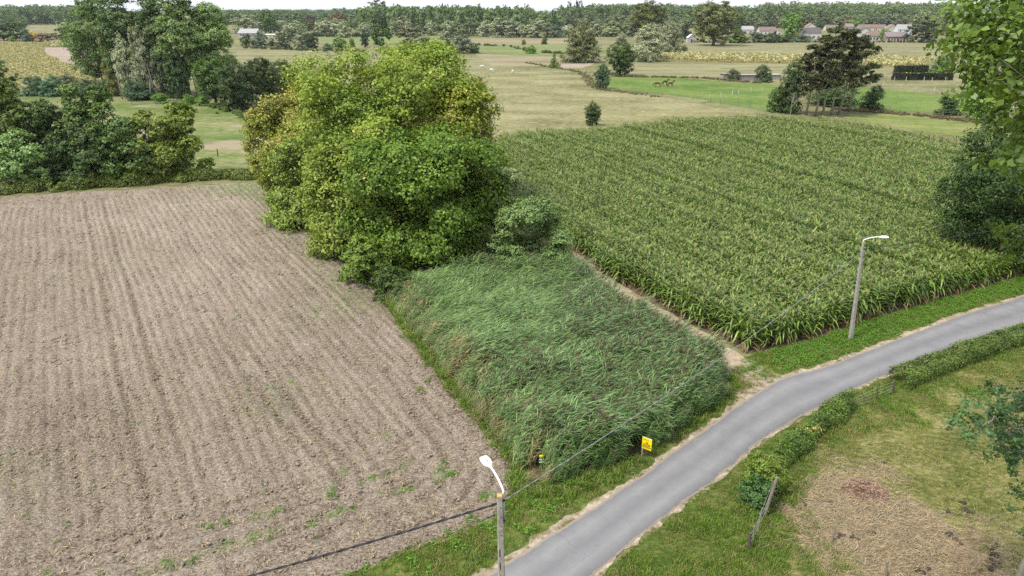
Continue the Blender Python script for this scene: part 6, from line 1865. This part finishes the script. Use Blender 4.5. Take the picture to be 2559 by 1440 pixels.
# ------------------------------------------------------------------ for sale sign
M_YSIGN = plain_mat('yellow_sign', (0.85, 0.66, 0.012), 0.4, 0.4, var=0.03, bs=0)
M_INK = plain_mat('sign_ink', (0.03, 0.022, 0.02), 0.6, bs=0)
M_WHITE = plain_mat('white_edge', (0.8, 0.8, 0.76), 0.5, bs=0)
M_STAKE = plain_mat('pale_stake', (0.42, 0.38, 0.30), scale=5)
sx, sy = G(1603, 1141)
rz_s = math.atan2(-0.30, 0.42)
sg = empty('for_sale_sign', (sx, sy, 0), rz_s); tag(sg, 'yellow TE KOOP sign on a pale stake between reeds and road', 'sign')
PW, PH, PZ = 0.54, 0.70, 0.55
mb = MB(); mb.box((0, 0.03, 0.55), (0.055, 0.04, 1.10)); mb.build('stake', M_STAKE, sg)
mb = MB(); mb.box((PW / 2 - 0.03, 0, PZ + PH / 2), (PW, 0.012, PH)); pn = mb.build('panel', M_YSIGN, sg)
mb = MB(); mb.box((PW / 2 - 0.03, 0, PZ + PH + 0.007), (PW, 0.014, 0.014)); mb.build('top_edge', M_WHITE, sg)
def text(body, x, z, size, parent, mat, bold=0.0):
    cu = bpy.data.curves.new('lettering', 'FONT')
    cu.body = body; cu.size = size; cu.align_x = 'CENTER'; cu.extrude = 0.001; cu.offset = bold
    ob = bpy.data.objects.new('lettering_source', cu)
    COL.objects.link(ob)
    dg = bpy.context.evaluated_depsgraph_get()
    me = bpy.data.meshes.new_from_object(ob.evaluated_get(dg))
    bpy.data.objects.remove(ob)
    me.materials.clear(); me.materials.append(mat)
    return link('lettering', me, parent, loc=(x, -0.0085, z), rot=(math.pi / 2, 0, 0))
cxs = PW / 2 - 0.03
text('IMMOTIJL', cxs - 0.04, PZ + PH - 0.155, 0.075, pn, M_INK, 0.001)
text('TE', cxs, PZ + 0.345, 0.145, pn, M_INK, 0.006)
text('KOOP', cxs, PZ + 0.225, 0.145, pn, M_INK, 0.006)
mb = MB(); mb.box((cxs, -0.0075, PZ + 0.155), (PW - 0.06, 0.003, 0.075)); bar = mb.build('number_bar', M_INK, pn)
for k in range(9):
    mb = MB(); mb.box((cxs - 0.19 + k * 0.0475, -0.0105, PZ + 0.155), (0.024, 0.002, 0.038)); mb.build('number_mark', M_YSIGN, bar)
mb = MB(); mb.box((cxs, -0.0075, PZ + 0.075), (PW - 0.12, 0.003, 0.016)); mb.build('small_print', M_INK, pn)
# small striped marker in the reed edge
qx, qy = G(1353, 1172)
mk = empty('striped_marker', (qx, qy, 0), 0.2); tag(mk, 'small yellow and white striped marker at the foot of the reeds near the cable', 'marker')
for k, (c_, z) in enumerate([(M_YSIGN, 0.80), (M_INK, 0.71), (M_WHITE, 0.62), (M_INK, 0.54), (M_WHITE, 0.46), (M_INK, 0.36)]):
    mb = MB(); mb.box((0, 0, z), (0.24, 0.10, 0.085)); mb.build('band', c_, mk)
mb = MB(); mb.box((0, 0.02, 0.20), (0.06, 0.05, 0.40)); mb.build('stake', M_STAKE, mk)

# ------------------------------------------------------------------ paddock details
M_DUNG = plain_mat('dung', (0.042, 0.033, 0.025), 0.9, scale=9, bs=0.8)
def lump(seed, n=6):
    g = np.random.default_rng(seed)
    bm = bmesh.new()
    for k in range(n):
        r = g.uniform(0.06, 0.11)
        m4 = Matrix.Translation((g.normal(0, 0.11), g.normal(0, 0.08), r * 0.5)) @ Matrix.Diagonal((1.3, 1.0, 0.7, 1))
        bmesh.ops.create_icosphere(bm, subdivisions=2, radius=r, matrix=m4)
    for v in bm.verts: v.co += Vector(g.normal(0, 0.008, 3))
    me = bpy.data.meshes.new('dung_mesh_%d' % seed); bm.to_mesh(me); bm.free(); me.materials.append(M_DUNG)
    return me
DM = [lump(800 + k) for k in range(4)]
for k, (cx_, cy_, s_) in enumerate([(1047, 715, 0.8), (715, 805, 0.7), (1560, 980, 1.0), (1460, 1035, 0.9), (1585, 1022, 1.1), (780, 1185, 1.3), (848, 1193, 0.8), (887, 1212, 0.6), (1480, 1185, 1.1), (1520, 1215, 0.9), (1500, 1165, 0.6), (965, 1325, 0.7), (1770, 1322, 1.1), (1762, 1376, 1.5), (1275, 1410, 1.4), (1335, 1402, 0.8), (1745, 1285, 0.7), (698, 975, 0.9), (548, 988, 1.0), (978, 1170, 0.9), (1765, 1248, 0.7), (1050, 385, 0.9)]):
    x, y = G(1800 + cx_ * 0.3889, 880 + cy_ * 0.3889)
    o = link('dung_pile', DM[k % 4], None, None, (x, y, 0.06), (0, 0, k * 1.3), (s_ * 0.9, s_ * 0.8, s_ * 0.7))
    tag(o, 'dark dung pile lying on the straw and grass of the paddock', 'dung pile', 'dung piles in the paddock')
x, y = G(2158, 1226)
bm = bmesh.new()
bmesh.ops.create_grid(bm, x_segments=40, y_segments=30, size=1.0)
g = np.random.default_rng(820)
for v in bm.verts:
    d2 = (v.co.x ** 2 + v.co.y ** 2) * (1 + 0.45 * float(lattice_noise(np.array([v.co.x * 1.0]), np.array([v.co.y * 1.0]), 0.5, 97)[0]))
    zz = max(0, 1 - d2) ** 0.8
    v.co = Vector((v.co.x * 1.15, v.co.y * 1.0, 0.24 * zz + (0.09 * (g.random() - 0.3) if d2 < 0.95 else -0.02)))
me = bpy.data.meshes.new('manure_heap'); bm.to_mesh(me); bm.free()
me.materials.append(ground_mat('rotted_manure', ((0.06, 0.036, 0.025), (0.155, 0.10, 0.072), (0.33, 0.24, 0.17)), 1.2, 7.0))
hp = empty('manure_heap', (x, y, 0)); tag(hp, 'low reddish brown manure heap on the straw in the paddock', 'heap')
link('mound', me, hp)
M_CHIP = plain_mat('wood_chips', (0.30, 0.205, 0.14))
mb = MB()
for k in range(170):
    a = g.uniform(0, 6.28); r_ = 1.0 * math.sqrt(g.random())
    mb.box((r_ * math.cos(a) * 1.1, r_ * math.sin(a), 0.04 + 0.31 * (1 - r_ ** 2)), (g.uniform(0.05, 0.16), 0.03, 0.02), g.uniform(0, 3))
ch = mb.build('chips', M_CHIP, hp); ch['kind'] = 'stuff'

# ------------------------------------------------------------------ animals: skinned over a joint skeleton
def skin_body(name, verts, edges, radii, mat, parent, scale=1.0):
    me = bpy.data.meshes.new(name)
    me.from_pydata([tuple(np.array(v) * scale) for v in verts], edges, [])
    ob = bpy.data.objects.new(name, me); COL.objects.link(ob)
    md = ob.modifiers.new('skin', 'SKIN'); md.use_smooth_shade = True
    if not me.skin_vertices: 
        me.attributes
    for k, sv in enumerate(me.skin_vertices[0].data):
        r_ = radii[k] if isinstance(radii[k], tuple) else (radii[k], radii[k])
        sv.radius = (r_[0] * scale, r_[1] * scale); sv.use_root = (k == 0)
    ob.modifiers.new('sub', 'SUBSURF').levels = 1
    ob.modifiers['sub'].render_levels = 1
    dg = bpy.context.evaluated_depsgraph_get()
    m2 = bpy.data.meshes.new_from_object(ob.evaluated_get(dg))
    bpy.data.objects.remove(ob)
    m2.materials.clear(); m2.materials.append(mat)
    return link(name, m2, parent)
HV = [(0, 0, 1.22), (0.45, 0, 1.22), (0.72, 0, 1.25), (-0.40, 0, 1.24), (-0.70, 0, 1.22),           # 0 belly 1 chest 2 shoulder 3 loin 4 rump
      (1.00, 0, 1.62), (1.18, 0, 1.92), (1.42, 0, 1.72), (1.58, 0, 1.55),                            # 5 neck 6 poll 7 face 8 muzzle
      (0.62, 0.17, 1.0), (0.64, 0.17, 0.55), (0.60, 0.17, 0.06), (0.70, 0.17, 0.03),                 # front left
      (0.62, -0.17, 1.0), (0.70, -0.17, 0.55), (0.78, -0.17, 0.06), (0.86, -0.17, 0.03),             # front right
      (-0.62, 0.17, 0.95), (-0.58, 0.17, 0.72), (-0.80, 0.17, 0.46), (-0.72, 0.17, 0.06), (-0.64, 0.17, 0.03),
      (-0.62, -0.17, 0.95), (-0.52, -0.17, 0.72), (-0.66, -0.17, 0.46), (-0.56, -0.17, 0.06), (-0.48, -0.17, 0.03),
      (1.15, 0.07, 2.05), (1.15, -0.07, 2.05)]
HE = [(0, 1), (1, 2), (0, 3), (3, 4), (2, 5), (5, 6), (6, 7), (7, 8), (1, 9), (9, 10), (10, 11), (11, 12), (1, 13), (13, 14), (14, 15), (15, 16), (4, 17), (17, 18), (18, 19), (19, 20), (20, 21), (4, 22), (22, 23), (23, 24), (24, 25), (25, 26), (6, 27), (6, 28)]
HR = [0.30, 0.31, 0.25, 0.29, 0.28, 0.18, 0.13, 0.12, 0.085, 0.12, 0.065, 0.05, 0.055, 0.12, 0.065, 0.05, 0.055, 0.17, 0.11, 0.07, 0.05, 0.055, 0.17, 0.11, 0.07, 0.05, 0.055, 0.03, 0.03]
M_HORSE = plain_mat('chestnut_coat', (0.075, 0.026, 0.012), 0.6, scale=2)
M_HORSE2 = plain_mat('bay_coat', (0.05, 0.018, 0.010), 0.6, scale=2)
M_MANE = plain_mat('dark_mane', (0.02, 0.014, 0.011), 0.8)
def horse(label, px, py, rz, mat, graze=False):
    x, y = G(px, py)
    root = empty('horse', (x, y, 0), rz); tag(root, label, 'horse', 'horses on the bright pasture')
    V_ = [list(v) for v in HV]
    if graze:
        V_[5] = [1.10, 0, 1.20]; V_[6] = [1.38, 0, 0.95]; V_[7] = [1.45, 0, 0.62]; V_[8] = [1.46, 0, 0.38]; V_[27] = [1.40, 0.07, 1.08]; V_[28] = [1.40, -0.07, 1.08]
    skin_body('body', V_, HE, HR, mat, root)
    mb = MB(); mb.tube([(-0.93, 0, 1.30), (-1.06, 0, 1.05), (-1.05, 0, 0.62)], [0.05, 0.08, 0.03], 6); mb.build('tail', M_MANE, root, True)
    a, b2 = np.array(V_[2]) + (0, 0, 0.22), np.array(V_[6]) + (-0.06, 0, 0.1)
    c0 = np.array(V_[5]) + (-0.14, 0, 0.12)
    mb = MB(); mb.tube([a, c0, b2], [0.05, 0.08, 0.05], 6); mb.build('mane', M_MANE, root, True)
horse('chestnut horse grazing with its head low, leftmost of the three', 1644, 218, math.pi * 0.97, M_HORSE, True)
horse('bay horse walking in the middle of the three', 1661, 214, 0.25, M_HORSE2)
horse('chestnut horse with raised head, rightmost of the three', 1674, 218, 0.05, M_HORSE)
CV = [(0, 0, 1.0), (0.5, 0, 1.0), (0.78, 0, 1.05), (-0.45, 0, 1.05), (-0.82, 0, 1.08), (1.10, 0, 0.85), (1.28, 0, 0.60), (1.40, 0, 0.35), (1.46, 0, 0.20)] + [tuple(v) for v in HV[9:27]] + [(1.2, 0.2, 0.8), (1.2, -0.2, 0.8)]
CV = [tuple((v[0], v[1] * 1.1, v[2] * (0.88 if 8 < k < 27 else 1))) for k, v in enumerate(CV)]
CRr = [(0.36, 0.42)] + [0.36, 0.3, 0.36, 0.33, 0.2, 0.16, 0.13, 0.1] + HR[9:27] + [0.05, 0.05]
m, n, l = new_mat('piebald_coat')
b = out_bsdf(n, l, 0.8, 0.2)
tc = n.new('ShaderNodeTexCoord').outputs['Object']
l.new(ramp(n, l, noise(n, l, tc, 1.1, 1), [(0.55, (0.62, 0.60, 0.56)), (0.57, (0.03, 0.026, 0.024))]), b.inputs['Base Color'])
M_PIED = m
M_WCOW = plain_mat('white_coat', (0.62, 0.60, 0.55), 0.8)
M_DCOW = m
def cow(label, px, py, rz, mat):
    x, y = G(px, py)
    root = empty('cow', (x, y, 0), rz); tag(root, label, 'cow', 'cows on the hay meadow')
    skin_body('body', CV, HE, CRr, mat, root)
    mb = MB(); mb.tube([(-1.08, 0, 1.2), (-1.16, 0, 0.9), (-1.12, 0, 0.45)], [0.035, 0.025, 0.04], 5); mb.build('tail', mat, root, True)
    mb = MB(); mb.tube([(-0.45, 0, 0.68), (-0.45, 0, 0.50)], [0.17, 0.09], 8); mb.build('udder', plain_mat('udder_%d' % px, (0.5, 0.33, 0.28)), root, True)
cow('white cow seen from behind, rightmost on the hay meadow', 1281, 184, 1.45, M_WCOW)
cow('black and white cow grazing left of the white one', 1229, 181, 2.2, M_PIED)
cow('white cow beside the maple top, leftmost on the meadow', 1204, 172, 0.3, M_WCOW)

# ------------------------------------------------------------------ haze: the air between here and the far woods
m, n, l = new_mat('haze_air')
o = n.new('ShaderNodeOutputMaterial')
pv = n.new('ShaderNodeVolumePrincipled')
pv.inputs['Color'].default_value = (0.82, 0.90, 1.0, 1)
pv.inputs['Density'].default_value = 0.000055
pv.inputs['Anisotropy'].default_value = 0.2
l.new(pv.outputs[0], o.inputs['Volume'])
mb = MB(); mb.box((0, 5850, 18), (18400, 12600, 40))
hz = mb.build('haze', m); tag(hz, kind='stuff')
